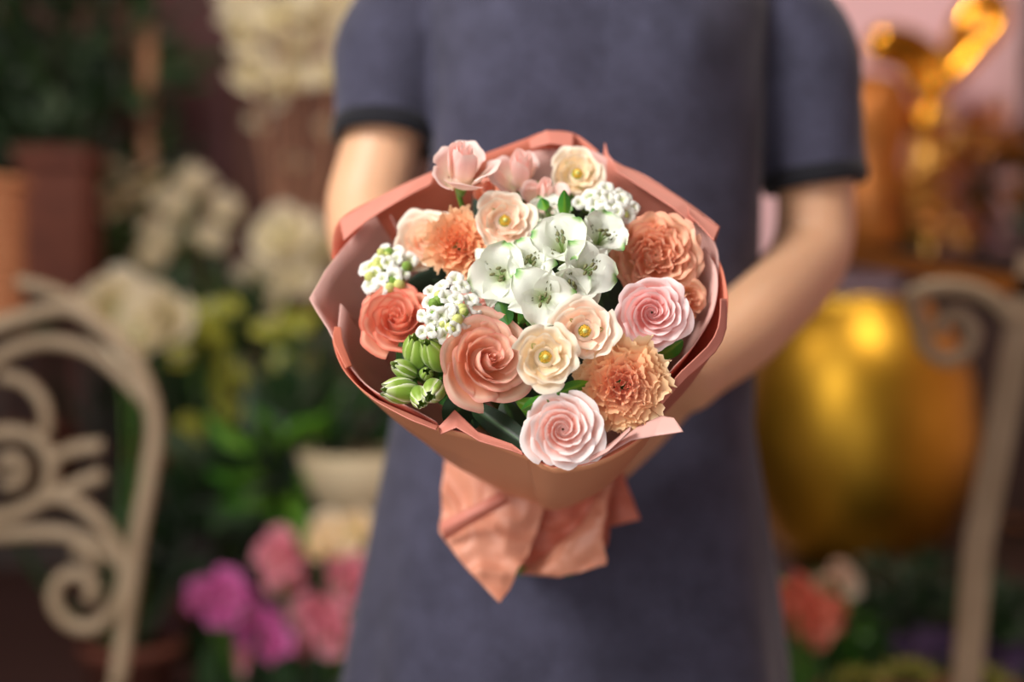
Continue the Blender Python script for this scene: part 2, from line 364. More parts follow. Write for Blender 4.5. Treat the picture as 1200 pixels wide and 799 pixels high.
def hairf(u, v):
    a = 2 * PI * u; h = PI * .62 * v
    back = .5 + .5 * math.sin(a)          # 1 = back of the head
    hh = h * (1 if back > .35 else .42 + back * 1.6)
    r_ = 1 + .02 * math.sin(a * 17) * v
    return L(hc + Vector((math.cos(a) * math.sin(hh) * .083 * r_, .014 + math.sin(a) * math.sin(hh) * .101 * r_, .024 + math.cos(hh) * .103))), v
hb.grid(48, 14, hairf, True)
hb.tube([L(hc + Vector(p)) for p in ((0, .09, .04), (0, .125, 0), (0, .12, -.08), (0, .115, -.18), (0, .12, -.24))], [.03, .042, .036, .028, .008], 14)
hb.build('hair', M['hair'], person)

# dress: torso and sleeves grown together, then the rib trims
dr = MB()
secs = [(-86, 694, .064, .060), (-64, 694, .108, .070), (-40, 694, .148, .082), (-14, 694, .170, .092), (24, 696, .168, .108), (80, 697, .160, .117), (150, 697, .157, .121), (220, 695, .158, .117),
        (300, 690, .163, .112), (400, 682, .168, .112), (500, 671, .174, .120), (600, 667, .187, .132), (700, 665, .199, .142), (799, 665, .209, .150), (950, 665, .224, .160), (1090, 665, .236, .168)]
ns = len(secs) - 1
def torso(u, v):
    t = v * ns; i = min(int(t), ns - 1); f = t - i
    g = [secs[i][k] * (1 - f) + secs[i + 1][k] * f for k in range(4)]
    a = 2 * PI * u; low = sm(380, 900, g[0])
    fold = 1 + low * .045 * math.sin(a * 6 + 1.0 + math.sin(a * 2) * .8) + .012 * math.sin(a * 3 + g[0] * .012)
    # cx and width narrow slightly at the armpit, the cross-section is a soft super-ellipse
    ca, sa = math.cos(a), math.sin(a); e = .86
    x_ = math.copysign(abs(ca) ** e, ca) * g[2] * fold; y_ = math.copysign(abs(sa) ** e, sa) * g[3] * fold
    if g[0] < 260 and sa < 0: y_ -= .018 * math.exp(-((g[0] - 75) / 70) ** 2) * max(0, 1 - (abs(abs(ca) - .45) / .5))   # bust
    return L((X(g[1]) + x_, 1.37 + y_, Zp(g[0]))), .5
dr.grid(72, ns * 3, torso, True)
b0 = 0; dr.f.append(tuple(range(72))[::-1]); dr.m.append(0)
b1 = len(dr.v) - 72; dr.f.append(tuple(b1 + i for i in range(72))); dr.m.append(0)
slR = [P(855, 14, 1.385), P(898, 20, 1.39), P(936, 60, 1.39), P(945, 130, 1.39), P(954, 208, 1.39)]
slL = [P(535, 14, 1.38), P(490, 20, 1.38), P(462, 55, 1.375), P(457, 105, 1.37), P(452, 158, 1.36)]
for sl in (slR, slL):
    q = smooth_pts([L(p) for p in sl], 6); rr = [(.050, .055, .057, .052, .0475)[min(4, k // 6)] for k in range(len(q))]
    rr = [sum(rr[max(0, k - 3):k + 4]) / len(rr[max(0, k - 3):k + 4]) for k in range(len(rr))]
    dr.tube(q, rr, 28)
dress = remeshed(dr, 'dress', M['knit'], .005, person, 6)
for sl, tl in ((slR, Vector((.02, -.02, 0))), (slL, Vector((0, -.06, 0)))):
    c = L(sl[-1]); ax = (sl[-1] - sl[-2]).normalized() + tl; fr = frame(ax)
    def cuff(u, v, c=c, fr=fr):
        a = 2 * PI * u; h = 2 * PI * v
        r_ = .0478 + .0045 * math.cos(h) + .0006 * math.sin(a * 60); return c + fr @ Vector((r_ * math.cos(a), r_ * math.sin(a), .011 * math.sin(h))), .5
    MB().grid(120, 10, cuff, True).build('sleeve_cuff', M['rib'], dress)
def coll(u, v):
    a = 2 * PI * u; h = 2 * PI * v; r_ = .066 + .004 * math.cos(h); return L((HX + r_ * math.cos(a), 1.375 + r_ * .95 * math.sin(a), Zp(-82) + .010 * math.sin(h) + .012 * math.sin(a))), .5
MB().grid(64, 8, coll, True).build('collar', M['rib'], dress)

# ------------------------------------------------------------------ bouquet frame of reference
C = P(610, 360, .95); A = AX
CAM = Vector((0, 0, Z0))
def Q(px, py, k=0.0):
    """point where the sight of that pixel meets the rim plane of the bouquet raised by k along its axis"""
    D = Vector(((px - 600) / FPX, 1, -(py - 399.5) / FPX))
    t = (C + A * k - CAM).dot(A) / D.dot(A); return CAM + D * t

# ------------------------------------------------------------------ wrapping paper
wrap = empty('bouquet_wrapping', NECK, label='salmon and pale pink paper wrapped round the bouquet and tied at its neck', cat='wrapping paper')
WO = -NECK
def crease(p, amp, sc=9.0, seed=0):
    q = Vector(p) * sc + Vector((seed * 3.1, seed * 1.7, seed))
    return amp * (abs(noise.noise(q)) * 2 + abs(noise.noise(q * 2.3)) - .6)
def paper(name, fn, nu, nv, inner, outer, label=None, amp=.0016, seed=0, sc=9, toward=None):
    mb = MB(); mb.grid(nu, nv, lambda u, v: (fn(u, v) + WO, v))
    # outward normal estimate: faces should look to the inside (first material)
    n_ = Vector(); c_ = Vector()
    for f in mb.f:
        a, b_, d_ = mb.v[f[0]], mb.v[f[1]], mb.v[f[3]]; n_ += (b_ - a).cross(d_ - a)
    for v_ in mb.v: c_ += v_
    c_ /= len(mb.v)
    tw = toward if toward is not None else ((A * c_.dot(A)) - c_)
    if n_.dot(tw) < 0: mb.f = [f[::-1] for f in mb.f]
    nn = n_.normalized()
    mb.v = [v_ + nn * crease(v_, amp * min(1, 2 * mb.t[i] + .2), sc, seed) for i, v_ in enumerate(mb.v)]
    o = mb.build(name, [M[inner], M[outer]], wrap)
    s = o.modifiers.new('s', 'SOLIDIFY'); s.thickness = .0007; s.offset = 0; s.material_offset = 1
    if label: o['label'] = label
    return o
def polyline(pts, t):
    n_ = len(pts) - 1; x = t * n_; i = min(int(x), n_ - 1); f = x - i
    return pts[i].lerp(pts[i + 1], f)
def cone_sheet(name, rim, inner, outer, bulge=.02, base=.023, smoothn=5, label=None, seed=0, amp=.0016, lip=0.0, drop=0.0):
    pts = [Q(*p) for p in rim]; pts = smooth_pts(pts, smoothn) if smoothn > 1 else pts
    def fn(u, v):
        r_ = polyline(pts, u); rad = (r_ - NECK); rad = rad - A * rad.dot(A); e = rad.normalized()
        b_ = NECK + e * base + A * drop
        p = b_.lerp(r_, v) + e * bulge * math.sin(PI * v) ** .9 * (1 - .35 * v)
        if lip and v > .8: p += e * lip * ((v - .8) / .2) ** 2
        return p
    return paper(name, fn, max(24, (len(pts) - 1) * 2), 18, inner, outer, label, amp, seed)
def flap(name, Aa, Bb, inner, outer, bow=.0, seed=0, amp=.0015, toward=(0, -1, 0), k3=True, sn=4, label=None, sc=9, nv=10):
    f = (lambda p: Q(*p)) if k3 else (lambda p: P(*p))
    a = smooth_pts([f(p) for p in Aa], sn) if sn > 1 else [f(p) for p in Aa]; b_ = smooth_pts([f(p) for p in Bb], sn) if sn > 1 else [f(p) for p in Bb]
    T = Vector(toward)
    return paper(name, lambda u, v: polyline(a, u).lerp(polyline(b_, u), v) + T * bow * math.sin(PI * v), 36, nv, inner, outer, label, amp, seed, sc, T)

# back and side sheets, then the front sheet whose lip faces the camera
cone_sheet('paper_sheet', [(388, 300, -.01), (397, 258, .0), (440, 232, 0), (495, 206, 0), (560, 183, 0), (610, 164, .004), (640, 153, .006), (672, 156, .004), (700, 176, 0)], 'paper_coral', 'paper_rose', .02, seed=1, label='coral sheet behind the flowers')
cone_sheet('paper_sheet', [(590, 186, -.008), (640, 175, -.004), (690, 176, .0), (718, 190, .0), (765, 214, 0), (805, 238, 0), (838, 285, 0), (842, 320, -.004)], 'paper_in', 'paper_rose', .026, seed=2)
cone_sheet('paper_sheet', [(708, 168, .004), (718, 188, .004), (760, 208, .004), (800, 234, .004), (843, 266, .004)], 'paper_rose', 'paper_rose', .030, seed=3, smoothn=3)
cone_sheet('paper_sheet', [(402, 425, .0), (385, 385, .006), (362, 350, .008), (380, 318, .002), (408, 284, -.006), (448, 238, -.012), (462, 262, -.02)], 'paper_in', 'paper_rose', .008, seed=4, smoothn=1, label='pale pink sheet with a pointed corner on the left')
cone_sheet('paper_sheet', [(826, 290, .0), (840, 318, .0), (836, 360, .0), (815, 402, .0), (785, 437, 0), (765, 470, 0)], 'paper_in', 'paper_rose', .010, seed=5)
cone_sheet('paper_sheet', [(836, 292, -.006), (848, 318, -.002), (853, 350, .0), (851, 385, .002), (838, 412, .004), (805, 440, .004), (775, 472, .002), (760, 505, 0)], 'paper_coral', 'paper_rose', .012, seed=6)
cone_sheet('paper_sheet', [(393, 384, .0), (391, 400, .002), (404, 432, .002), (435, 463, .002), (475, 484, .002), (513, 499, .002), (560, 512, .0), (605, 528, .0), (650, 546, .0), (700, 538, .0), (742, 515, .0), (775, 486, 0)],
           'paper_coral', 'paper_out', .012, base=.019, seed=7, label='terracotta front sheet', drop=-.004)
cone_sheet('paper_sheet', [(400, 355, -.002), (398, 395, -.004), (412, 430, -.006), (440, 458, -.006), (480, 478, -.006), (512, 494, -.004)], 'paper_in', 'paper_rose', .010, seed=8)
# folded corners and lips
flap('paper_fold', [(392, 383, .004), (391, 400, .006), (405, 432, .006)], [(399, 384, .002), (402, 402, .002), (412, 430, .002)], 'paper_coral', 'paper_coral', seed=3)
flap('paper_fold', [(432, 464, .006), (475, 483, .006), (514, 500, .006)], [(445, 472, .010), (480, 492, .012), (511, 505, .010)], 'paper_rose', 'paper_out', seed=4)
flap('paper_fold', [(514, 500, .004), (533, 480, .006), (560, 506, .004), (600, 520, .002), (612, 529, .002)], [(516, 508, .006), (535, 500, .008), (562, 516, .007), (600, 527, .005), (613, 532, .003)], 'paper_rose', 'paper_rose', seed=5, sn=1, label='small upright corner of the lip')
flap('paper_fold', [(620, 165, .006), (640, 153, .008), (672, 156, .006)], [(622, 174, .010), (645, 168, .012), (671, 172, .010)], 'paper_rose', 'paper_rose', seed=6, sn=1)
flap('paper_fold', [(398, 258, .004), (440, 233, .004), (495, 206, .004), (510, 200, .002)], [(403, 282, .010), (432, 258, .011), (462, 238, .011), (505, 215, .006)], 'paper_rose', 'paper_rose', seed=7, sn=2)
flap('paper_fold', [(718, 189, .006), (760, 209, .006), (800, 234, .006), (825, 252, .006)], [(722, 200, .014), (757, 221, .014), (792, 246, .014), (812, 262, .012)], 'paper_rose', 'paper_coral', seed=8, sn=2)
flap('paper_fold', [(806, 240, .007), (843, 266, .007)], [(808, 250, .014), (837, 281, .014)], 'paper_rose', 'paper_coral', seed=9, sn=1)
flap('paper_fold', [(851, 350, .002), (851, 385, .004), (838, 413, .006), (806, 441, .006), (776, 474, .004)], [(844, 350, .008), (841, 384, .010), (829, 406, .012), (799, 434, .011), (772, 466, .008)], 'paper_rose', 'paper_rose', seed=10, sn=2)
flap('paper_fold', [(700, 538, .004), (740, 516, .004), (768, 511, .004), (801, 506, .010)], [(722, 522, .000), (748, 500, .000), (775, 487, .002), (790, 490, .006)], 'paper_in', 'paper_rose', seed=11, sn=1, label='pale pink pointed corner on the right')
flap('paper_fold', [(690, 542, .006), (712, 530, .008), (739, 504, .012)], [(698, 535, .004), (722, 516, .004), (741, 501, .008)], 'paper_in', 'paper_rose', seed=12, sn=1)
cone_sheet('paper_sheet', [(616, 531, .002), (650, 549, .003), (700, 541, .003), (744, 517, .003), (775, 487, .002)], 'paper_coral', 'paper_out', .017, base=.021, seed=13, smoothn=3)
# the skirt of paper below the tie
flap('paper_skirt', [(521, 538, 1.115), (560, 560, 1.10), (600, 572, 1.095), (645, 576, 1.10)], [(515, 624, 1.105), (545, 664, 1.08), (585, 706, 1.065), (618, 648, 1.085)], 'paper_skirt', 'paper_skirt', -.004, 14, .011, (0, -1, .1), False, 1, 'crumpled front panel ending in a point', 22, 36)
flap('paper_skirt', [(516, 612, 1.082), (545, 598, 1.072), (585, 577, 1.075)], [(521, 634, 1.088), (553, 614, 1.074), (597, 588, 1.078)], 'paper_rose', 'paper_rose', .006, 15, .002, (0, -1, .1), False, 2)
flap('paper_skirt', [(586, 556, 1.115), (650, 552, 1.115), (722, 535, 1.125)], [(602, 664, 1.12), (660, 668, 1.12), (712, 640, 1.125)], 'paper_coral', 'paper_coral', -.01, 16, .009, (0, -1, 0), False, 1, None, 26, 22)
flap('paper_skirt', [(708, 548, 1.11), (697, 585, 1.10), (682, 615, 1.10), (645, 648, 1.11), (608, 672, 1.12)], [(740, 522, 1.11), (712, 580, 1.09), (705, 625, 1.085), (710, 662, 1.09), (655, 676, 1.10)], 'paper_skirt', 'paper_skirt', .004, 17, .009, (0, -1, .1), False, 1, None, 30, 26)
flap('paper_skirt', [(700, 560, 1.15), (706, 590, 1.155), (690, 622, 1.16)], [(728, 548, 1.15), (738, 575, 1.15), (751, 608, 1.145)], 'paper_coral', 'paper_coral', .003, 18, .004, (0, -1, .1), False, 1, None, 16, 12)
def ribf(u, v):
    a = 2 * PI * u; e = frame(A); r_ = .0275 + .0015 * math.sin(a * 9 + v * 6)
    return e @ Vector((r_ * math.cos(a), r_ * math.sin(a), -.010 + .014 * v)), .5
rb = MB().grid(60, 4, ribf, True).build('ribbon', M['ribbon'], wrap); so = rb.modifiers.new('s', 'SOLIDIFY'); so.thickness = .001
kn = A * -.003 + frame(A) @ Vector((-.012, -.026, 0))
MB().ball(NECK + WO + kn, .009, 10, (1.3, .8, .8)).build('knot', M['ribbon'], rb)

# ------------------------------------------------------------------ flower makers (local: base at origin, face towards +Z)
def bez(p, t):
    a = 1 - t; return tuple(a ** 3 * p[0][k] + 3 * a * a * t * p[1][k] + 3 * a * t * t * p[2][k] + t ** 3 * p[3][k] for k in (0, 1))
def cup_petal(mb, ang, Rr, H, hw, curl, spiral, wave, rnd, nu=10, nv=8, r0=.004, lean=1.0, rough=.3, tlo=0.0, thi=1.0, ptd=.0, tl=0.0, foot=None):
    ph = [rnd.uniform(0, 6.28) for _ in range(4)]; fr1, fr2 = rnd.uniform(2.2, 3.6), rnd.uniform(4.5, 7)
    prof = [(r0, 0), (Rr * 1.0 + r0, H * .02), (Rr * 1.08 * lean, H * .62), (Rr * (1 + curl), H * (1 - .35 * curl))] if foot is None else [(Rr * .45, H * foot * .6), (Rr * .95, H * (foot * .8 + .05)), (Rr * 1.02, H * (.5 + .5 * foot)), (Rr * (1 + curl), H * (1 - .3 * curl))]
    def fn(u, v):
        uu = u * 2 - 1
        top = 1 - rough * abs(uu) ** 2.6 + ptd * math.exp(-(uu / .22) ** 2)
        vv = v * top
        r_, z = bez(prof, min(vv, 1.08))
        wd = hw * (.40 + .60 * sm(0, .5, v))
        a = ang + uu * wd
        r_ *= 1 + spiral * uu
        k = v ** 2.2 * wave
        r_ += k * Rr * (math.sin(uu * fr1 * 1.4 + ph[0]) * .6 + math.sin(uu * fr2 * 1.3 + ph[1]) * .35)
        z += k * Rr * (math.sin(uu * fr1 * 1.7 + ph[2]) * .5 + math.sin(uu * fr2 + ph[3]) * .3)
        # margin rolls back at the outermost strip
        if v > .80: r_ += curl * Rr * .25 * ((v - .80) / .20) ** 2; z -= abs(curl) * Rr * .25 * ((v - .80) / .20) ** 2
        z += tl * uu * v
        return (r_ * math.cos(a), r_ * math.sin(a), z), tlo + (thi - tlo) * v
    mb.grid(nu, nv, fn)

def stem_to_neck(root, pos, rot, rnd, r_=.0019, m_='stem'):
    """stem from the flower base down through the tie and out below the paper skirt"""
    inv = rot.transposed(); z = rot @ Vector((0, 0, 1))
    th = rnd.uniform(0, 6.28); rr = .017 * math.sqrt(rnd.random()); e = frame(A)
    n1 = NECK + e @ Vector((rr * math.cos(th), rr * math.sin(th), 0))
    end = NECK + Vector((rr * math.cos(th) * 1.5 + .0, .01, -.075)) + e @ Vector((0, 0, -.01 * rnd.random()))
    pts = [pos, pos - z * .018, pos.lerp(n1, .55) - A * .0, n1, end]
    q = [inv @ (p - pos) for p in smooth_pts(pts, 5)]
    MB().tube(q, r_, 7).build('stem', M[m_], root)
def sepals(root, n, ln, wd, m_, rnd, spread=1.0, z0=0.0):
    for i in range(n):
        a0 = 2 * PI * i / n + rnd.uniform(-.2, .2); mb = MB()
        def fn(u, v, a0=a0):
            uu = u * 2 - 1; wv = wd * math.sin(PI * min(1, v * .86 + .12)) ** .8
            r_ = .002 + ln * v * spread; z = z0 - .002 + ln * .35 * v * v * (1 if spread < 1 else -.4)
            x, y = r_, uu * wv
            return (x * math.cos(a0) - y * math.sin(a0), x * math.sin(a0) + y * math.cos(a0), z + abs(uu) * .0015), v
        mb.grid(4, 6, fn).build('sepal', M[m_], root)
def receptacle(root, r_, m_='calyx'):
    MB().lathe([(.0015, -.012), (r_ * .6, -.010), (r_, -.003), (r_ * .8, .002), (.001, .003)], 12).build('calyx', M[m_], root)

def place(px, py, k, rpx, dirv):
    rpx *= .95
    c = Q(px, py, k); return c, rpx * c.y / FPX, Vector((dirv[0], -1, dirv[1])).normalized()

def rose(px, py, k, rpx, dirv, m_, label, n=34, style='classic', seed=1, depth=.75, sep='calyx', group=None, roll=0.0, name='rose'):
    rnd = random.Random(seed); c, r_, z = place(px, py, k, rpx * (.88 if style != 'bud' else .92), dirv); rot = frame(z, roll)
    Hh = r_ * depth * (1.25 if style == 'bud' else 1); base = c - z * Hh * .72
    o = empty(name, base, rot, label=label, cat='flower', group=group)
    for i in range(n):
        t = i / (n - 1)
        ang = i * 2.39996 + rnd.uniform(-.15, .15)
        foot = None; jr = rnd.uniform(-1, 1); tl = rnd.uniform(-.11, .11) * Hh; pt_ = 0
        if style == 'classic':      # high spiral heart, broad outer petals
            if t < .42: q = t / .42; Rr = r_ * (.05 + .36 * q); H = Hh * (.92 + .10 * q); hw = 1.15 - .35 * q + .2 * jr; cu = -.08 + .20 * q; sp = .28; wv = .06; rg = .16; foot = .24 - .15 * q
            else: q = (t - .42) / .58; Rr = r_ * (.46 + .44 * q + .03 * jr); H = Hh * (.90 - .42 * q ** 1.2 + .04 * jr); hw = .82 - .12 * q + .1 * jr; cu = .12 + .18 * q; sp = .13 + .04 * jr; wv = .045; rg = .30; pt_ = .07; foot = .30 if q < .75 else None
        elif style == 'garden':     # rosette full of rims
            Rr = r_ * (.05 + .84 * t ** .9 + .02 * jr); H = Hh * (.86 + .14 * math.sin(t * PI) - .40 * t ** 2.4 + .03 * jr); hw = 1.25 - .60 * t ** .6 + .15 * jr; cu = .05 + .25 * t; sp = .26 - .16 * t + .05 * jr; wv = .055; rg = .24 + .1 * t; foot = (.28 - .2 * t) if t < .82 else None; pt_ = .09
        elif style == 'ruffled':    # quartered rose, folded heart
            Rr = r_ * (.08 + .80 * t ** .8 + .04 * jr); H = Hh * (.82 + .14 * math.sin(t * PI) - .32 * t ** 3 + .05 * jr); hw = .62 + .25 * (1 - t) * rnd.random() + .12 * jr; cu = .08 + .22 * t; sp = rnd.uniform(-.55, .55) * (1 - t) + .05; wv = .30 - .18 * t; rg = .2; foot = (.25 - .15 * t) if t < .8 else None; pt_ = .04
        elif style == 'bud':        # half open, the outermost petals fall back
            Rr = r_ * (.08 + .60 * t); H = Hh * (1.12 - .10 * t); hw = 1.3 - .45 * t; cu = -.30 + .42 * t; sp = .16; wv = .07; rg = .2
            if t > .68: Rr = r_ * (.66 + .22 * rnd.random()); H = Hh * rnd.uniform(.55, .85); cu = rnd.uniform(.25, .5); hw = .72; pt_ = .08
        else:                       # 'open': shallow cup with visible stamens
            q = t; Rr = r_ * (.40 + .52 * q ** .8 + .02 * jr); H = Hh * (.72 - .26 * q + .05 * jr); hw = .78 - .08 * q + .1 * jr; cu = .12 + .16 * q; sp = .07; wv = .10; rg = .24
        mb = MB(); cup_petal(mb, ang, Rr, H, hw, cu, sp, wv, rnd, 14, 9, r0=r_ * .05, tl=tl * (1 if style != 'bud' else .3), rough=rg, ptd=pt_, foot=foot, tlo=(.0 if style != 'open' else .12) if foot is None else .05 + .15 * t, thi=1)
        mb.build('petal', M[m_], o)
    if style != 'open':
        MB().lathe([(.001, .001), (r_ * .25, .002), (r_ * .42, Hh * .10), (r_ * .30, Hh * .26), (r_ * .12, Hh * .38), (.0008, Hh * .42)], 16).build('flower_heart', M[m_], o)
    else:
        MB().lathe([(.001, .001), (r_ * .30, .0015), (r_ * .42, Hh * .08), (r_ * .30, Hh * .13), (.0008, Hh * .10)], 16).build('flower_heart', M[m_], o)
    if style == 'open':
        mb = MB(); hz = Hh * .30
        for i in range(22):
            a = i * 2.4; rr = r_ * .17 * math.sqrt(i / 22); p0 = Vector((rr * .5 * math.cos(a), rr * .5 * math.sin(a), hz * .2)); p1 = Vector((rr * math.cos(a), rr * math.sin(a), hz * (1.15 - .25 * i / 22)))
            mb.tube([p0, p1], .0005, 5); mb.ball(p1, .0013, 6, (1, 1, 1.3))
        mb.build('stamens', M['stamen'], o)
        MB().ball((0, 0, hz * .75), .0022, 8, (1, 1, 2)).build('pistil', M['yellowbud'], o)
    receptacle(o, max(.005, r_ * .2)); sepals(o, 5, r_ * (.75 if style in ('bud',) else .62), r_ * .14, 'calyx', rnd, .85)
    stem_to_neck(o, base, rot, rnd); return o

def carnation(px, py, k, rpx, dirv, m_, label, seed=1, n=62):
    rnd = random.Random(seed); c, r_, z = place(px, py, k, rpx, dirv); rot = frame(z); Hh = r_ * .8; base = c - z * Hh * .72
    o = empty('carnation', base, rot, label=label, cat='flower')
    for i in range(n):
        t = i / (n - 1); ang = i * 2.39996 + rnd.uniform(-.2, .2); hw = .95 - .55 * t ** .7 + rnd.uniform(-.06, .06)
        ph, ph2 = rnd.uniform(0, 6.28), rnd.uniform(0, 6.28); f1 = rnd.uniform(5.0, 7.0) * (.6 + .4 * hw); Rr = r_ * (.08 + .84 * t ** .72); H = Hh * (1.0 - .42 * t ** 1.9) * rnd.uniform(.94, 1.06); foot = .55 * (1 - t) if t < .8 else 0
        amp = r_ * rnd.uniform(.095, .135); fl = .16 + .16 * t
        mb = MB()
        def fn(u, v, ang=ang, hw=hw, ph=ph, ph2=ph2, f1=f1, amp=amp, t=t, Rr=Rr, H=H, foot=foot, fl=fl):
            uu = u * 2 - 1; tooth = (.03 if int(u * 28 + .5) % 2 else -.03) if v > .99 else 0
            vv = v * (1 - .12 * uu * uu) + tooth; rr, zz = bez([(Rr * .55, H * foot), (Rr * .75, H * (foot + .2)), (Rr * (.95), H * (.6 + .2 * foot)), (Rr * (1 + fl), H * (1 - .3 * fl))], min(1.05, vv))
            a = ang + uu * hw * (.55 + .45 * v); e = Vector((math.cos(a), math.sin(a), 0)); g = Vector((-math.sin(a), math.cos(a), 0)); k_ = v ** 1.6 * amp
            return e * rr + Vector((0, 0, zz)) + e * k_ * math.sin(uu * f1 + ph) + g * k_ * .8 * math.sin(uu * f1 * 2 + 2 * ph + .6) + Vector((0, 0, 1)) * k_ * .45 * math.sin(uu * f1 * .7 + ph2), (.25 + .75 * v) * (.40 + .60 * t ** .8)
        mb.grid(28, 6, fn).build('petal', M[m_], o)
    MB().lathe([(.003, -.03), (.006, -.026), (.008, -.012), (.009, 0), (.006, .006)], 14).build('calyx', M['calyx'], o)
    stem_to_neck(o, base, rot, rnd); return o

def alstroemeria(px, py, k, rpx, dirv, label, seed=1, roll=0.0, openness=1.0):
    rnd = random.Random(seed); c, r_, z = place(px, py, k, rpx, dirv); rot = frame(z, roll); H = r_ * (1.15 - .35 * openness); base = c - z * H * .7
    o = empty('alstroemeria', base, rot, label=label, cat='flower', group=None)
    for ring in (1, 0):
        for i in range(3):
            a0 = 2 * PI * i / 3 + (PI / 3 if ring == 0 else 0) + rnd.uniform(-.12, .12); wd = r_ * (.60 if ring == 0 else .36); ln = r_ * (1.0 if ring == 0 else .95); mb = MB(); bend = rnd.uniform(.55, 1.15) * openness
            ph = rnd.uniform(0, 6)
            def fn(u, v, a0=a0, wd=wd, ln=ln, ring=ring, bend=bend, ph=ph):
                uu = u * 2 - 1
                w_ = wd * (math.sin(PI * min(1, v * .80 + .04)) ** .75 if ring == 0 else math.sin(PI * min(1, v * .86 + .06)) ** 1.0) * (1 if v < .93 else 1 - (v - .93) / .07 * .55)
                rr = r_ * .06 + ln * (.28 * v + .72 * v * v) * (.55 + .45 * bend); zz = H * (1.25 * v - .55 * v ** 2.6 * bend - .15 * v ** 6)
                cup = .34 * w_ * uu * uu * (1 if ring == 0 else .8); x, y = rr - cup * .9 * v + .06 * wd * math.sin(uu * 4 + ph) * v * v, uu * w_
                zz += cup * .9 + wd * .07 * math.sin(uu * 5 + ph + v * 4) * v * v
                tip = v if abs(uu) < .55 - .25 * (1 - v) * 10 or v < .86 else .86 + (v - .86) * .25
                tv = v * .97 + .03 if v < .86 else min(1, tip) if ring == 0 else .86
                return (x * math.cos(a0) - y * math.sin(a0), x * math.sin(a0) + y * math.cos(a0), zz), tv
            pm = mb.grid(10, 14, fn).build('tepal', M['alstro'], o)
            if ring == 1 and i < 2:      # dark flecks on the inner tepals
                fl = MB()
                for q in range(7):
                    u_ = .32 + .36 * rnd.random(); v_ = .38 + .3 * rnd.random(); p = Vector(fn(u_, v_)[0]); p2 = Vector(fn(u_, v_ + .05)[0]); p.z += .0004; p2.z += .0004
                    fl.tube([p, p2], .00035, 4)
                fl.build('flecks', M['anther'], pm)
    for i in range(5):
        a = i * 1.25 + rnd.random(); rr = r_ * rnd.uniform(.08, .22)
        p = [Vector((0, 0, .003)), Vector((rr * .4 * math.cos(a), rr * .4 * math.sin(a), H * .5)), Vector((rr * math.cos(a), rr * math.sin(a), H * rnd.uniform(.80, .95)))]
        s_ = MB().tube(smooth_pts(p, 3), .0004, 5).build('stamen', M['calyx'], o)
        MB().ball(p[-1], .0014, 8, (1.5, .8, .8)).build('anther', M['anther'], s_)
    MB().lathe([(.0012, -.012), (.003, -.010), (.0042, -.002), (.003, .003)], 10).build('calyx', M['calyx'], o)
    stem_to_neck(o, base, rot, rnd, .0013); return o

def bud_cluster(px, py, k, dirv, buds, label, seed=1):
    """alstroemeria buds: each a bud of six overlapping tepals; buds: (px, py, k, length px, (tilt x, tilt z), white)"""
    rnd = random.Random(seed); c, _, z = place(px, py, k, 1, dirv); rot = frame(z); base = c - z * .02
    o = empty('alstroemeria_bud_sprig', base, rot, label=label, cat='flower bud'); inv = rot.transposed()
    for (bx, by, bk, lp, dv, wt) in buds:
        bc, ln, bz = place(bx, by, bk, lp * 1.2, dv); R2 = frame(bz, rnd.uniform(0, 6)); b0 = bc - bz * ln * .5; br = ln * .30; holder = None
        for i in range(6):
            a0 = 2 * PI * i / 6; mb = MB(); outer = i % 2 == 0
            def fn(u, v, a0=a0, outer=outer):
                uu = u * 2 - 1; prof = math.sin(PI * min(1, (v * .90 + .05))) ** .62
                a = a0 + uu * (.80 if outer else .62) * (1 if v < .8 else 1 - (v - .8) * 1.6); rr = br * prof * (1.05 if outer else .97) * (1 + .05 * math.cos(uu * PI)) + (.0012 if v > .9 and outer else 0)
                p = Vector((rr * math.cos(a), rr * math.sin(a), ln * v * (1 - .07 * uu * uu)))
                tv = .15 + .35 * v + (.75 if wt else .35) * sm(.45, 1.0, abs(uu)) + (.35 * sm(.75, 1, v) if wt else 0)
                return inv @ (b0 + R2 @ p - base), min(1, tv)
            b_ = mb.grid(8, 9, fn).build('tepal', M['greenbud'], o)
        MB().tube([inv @ (p - base) for p in smooth_pts([b0 + bz * .001, b0 - bz * .014, base], 4)], .0014, 6).build('stalk', M['stem'], o)
    stem_to_neck(o, base, rot, rnd, .0018); return o

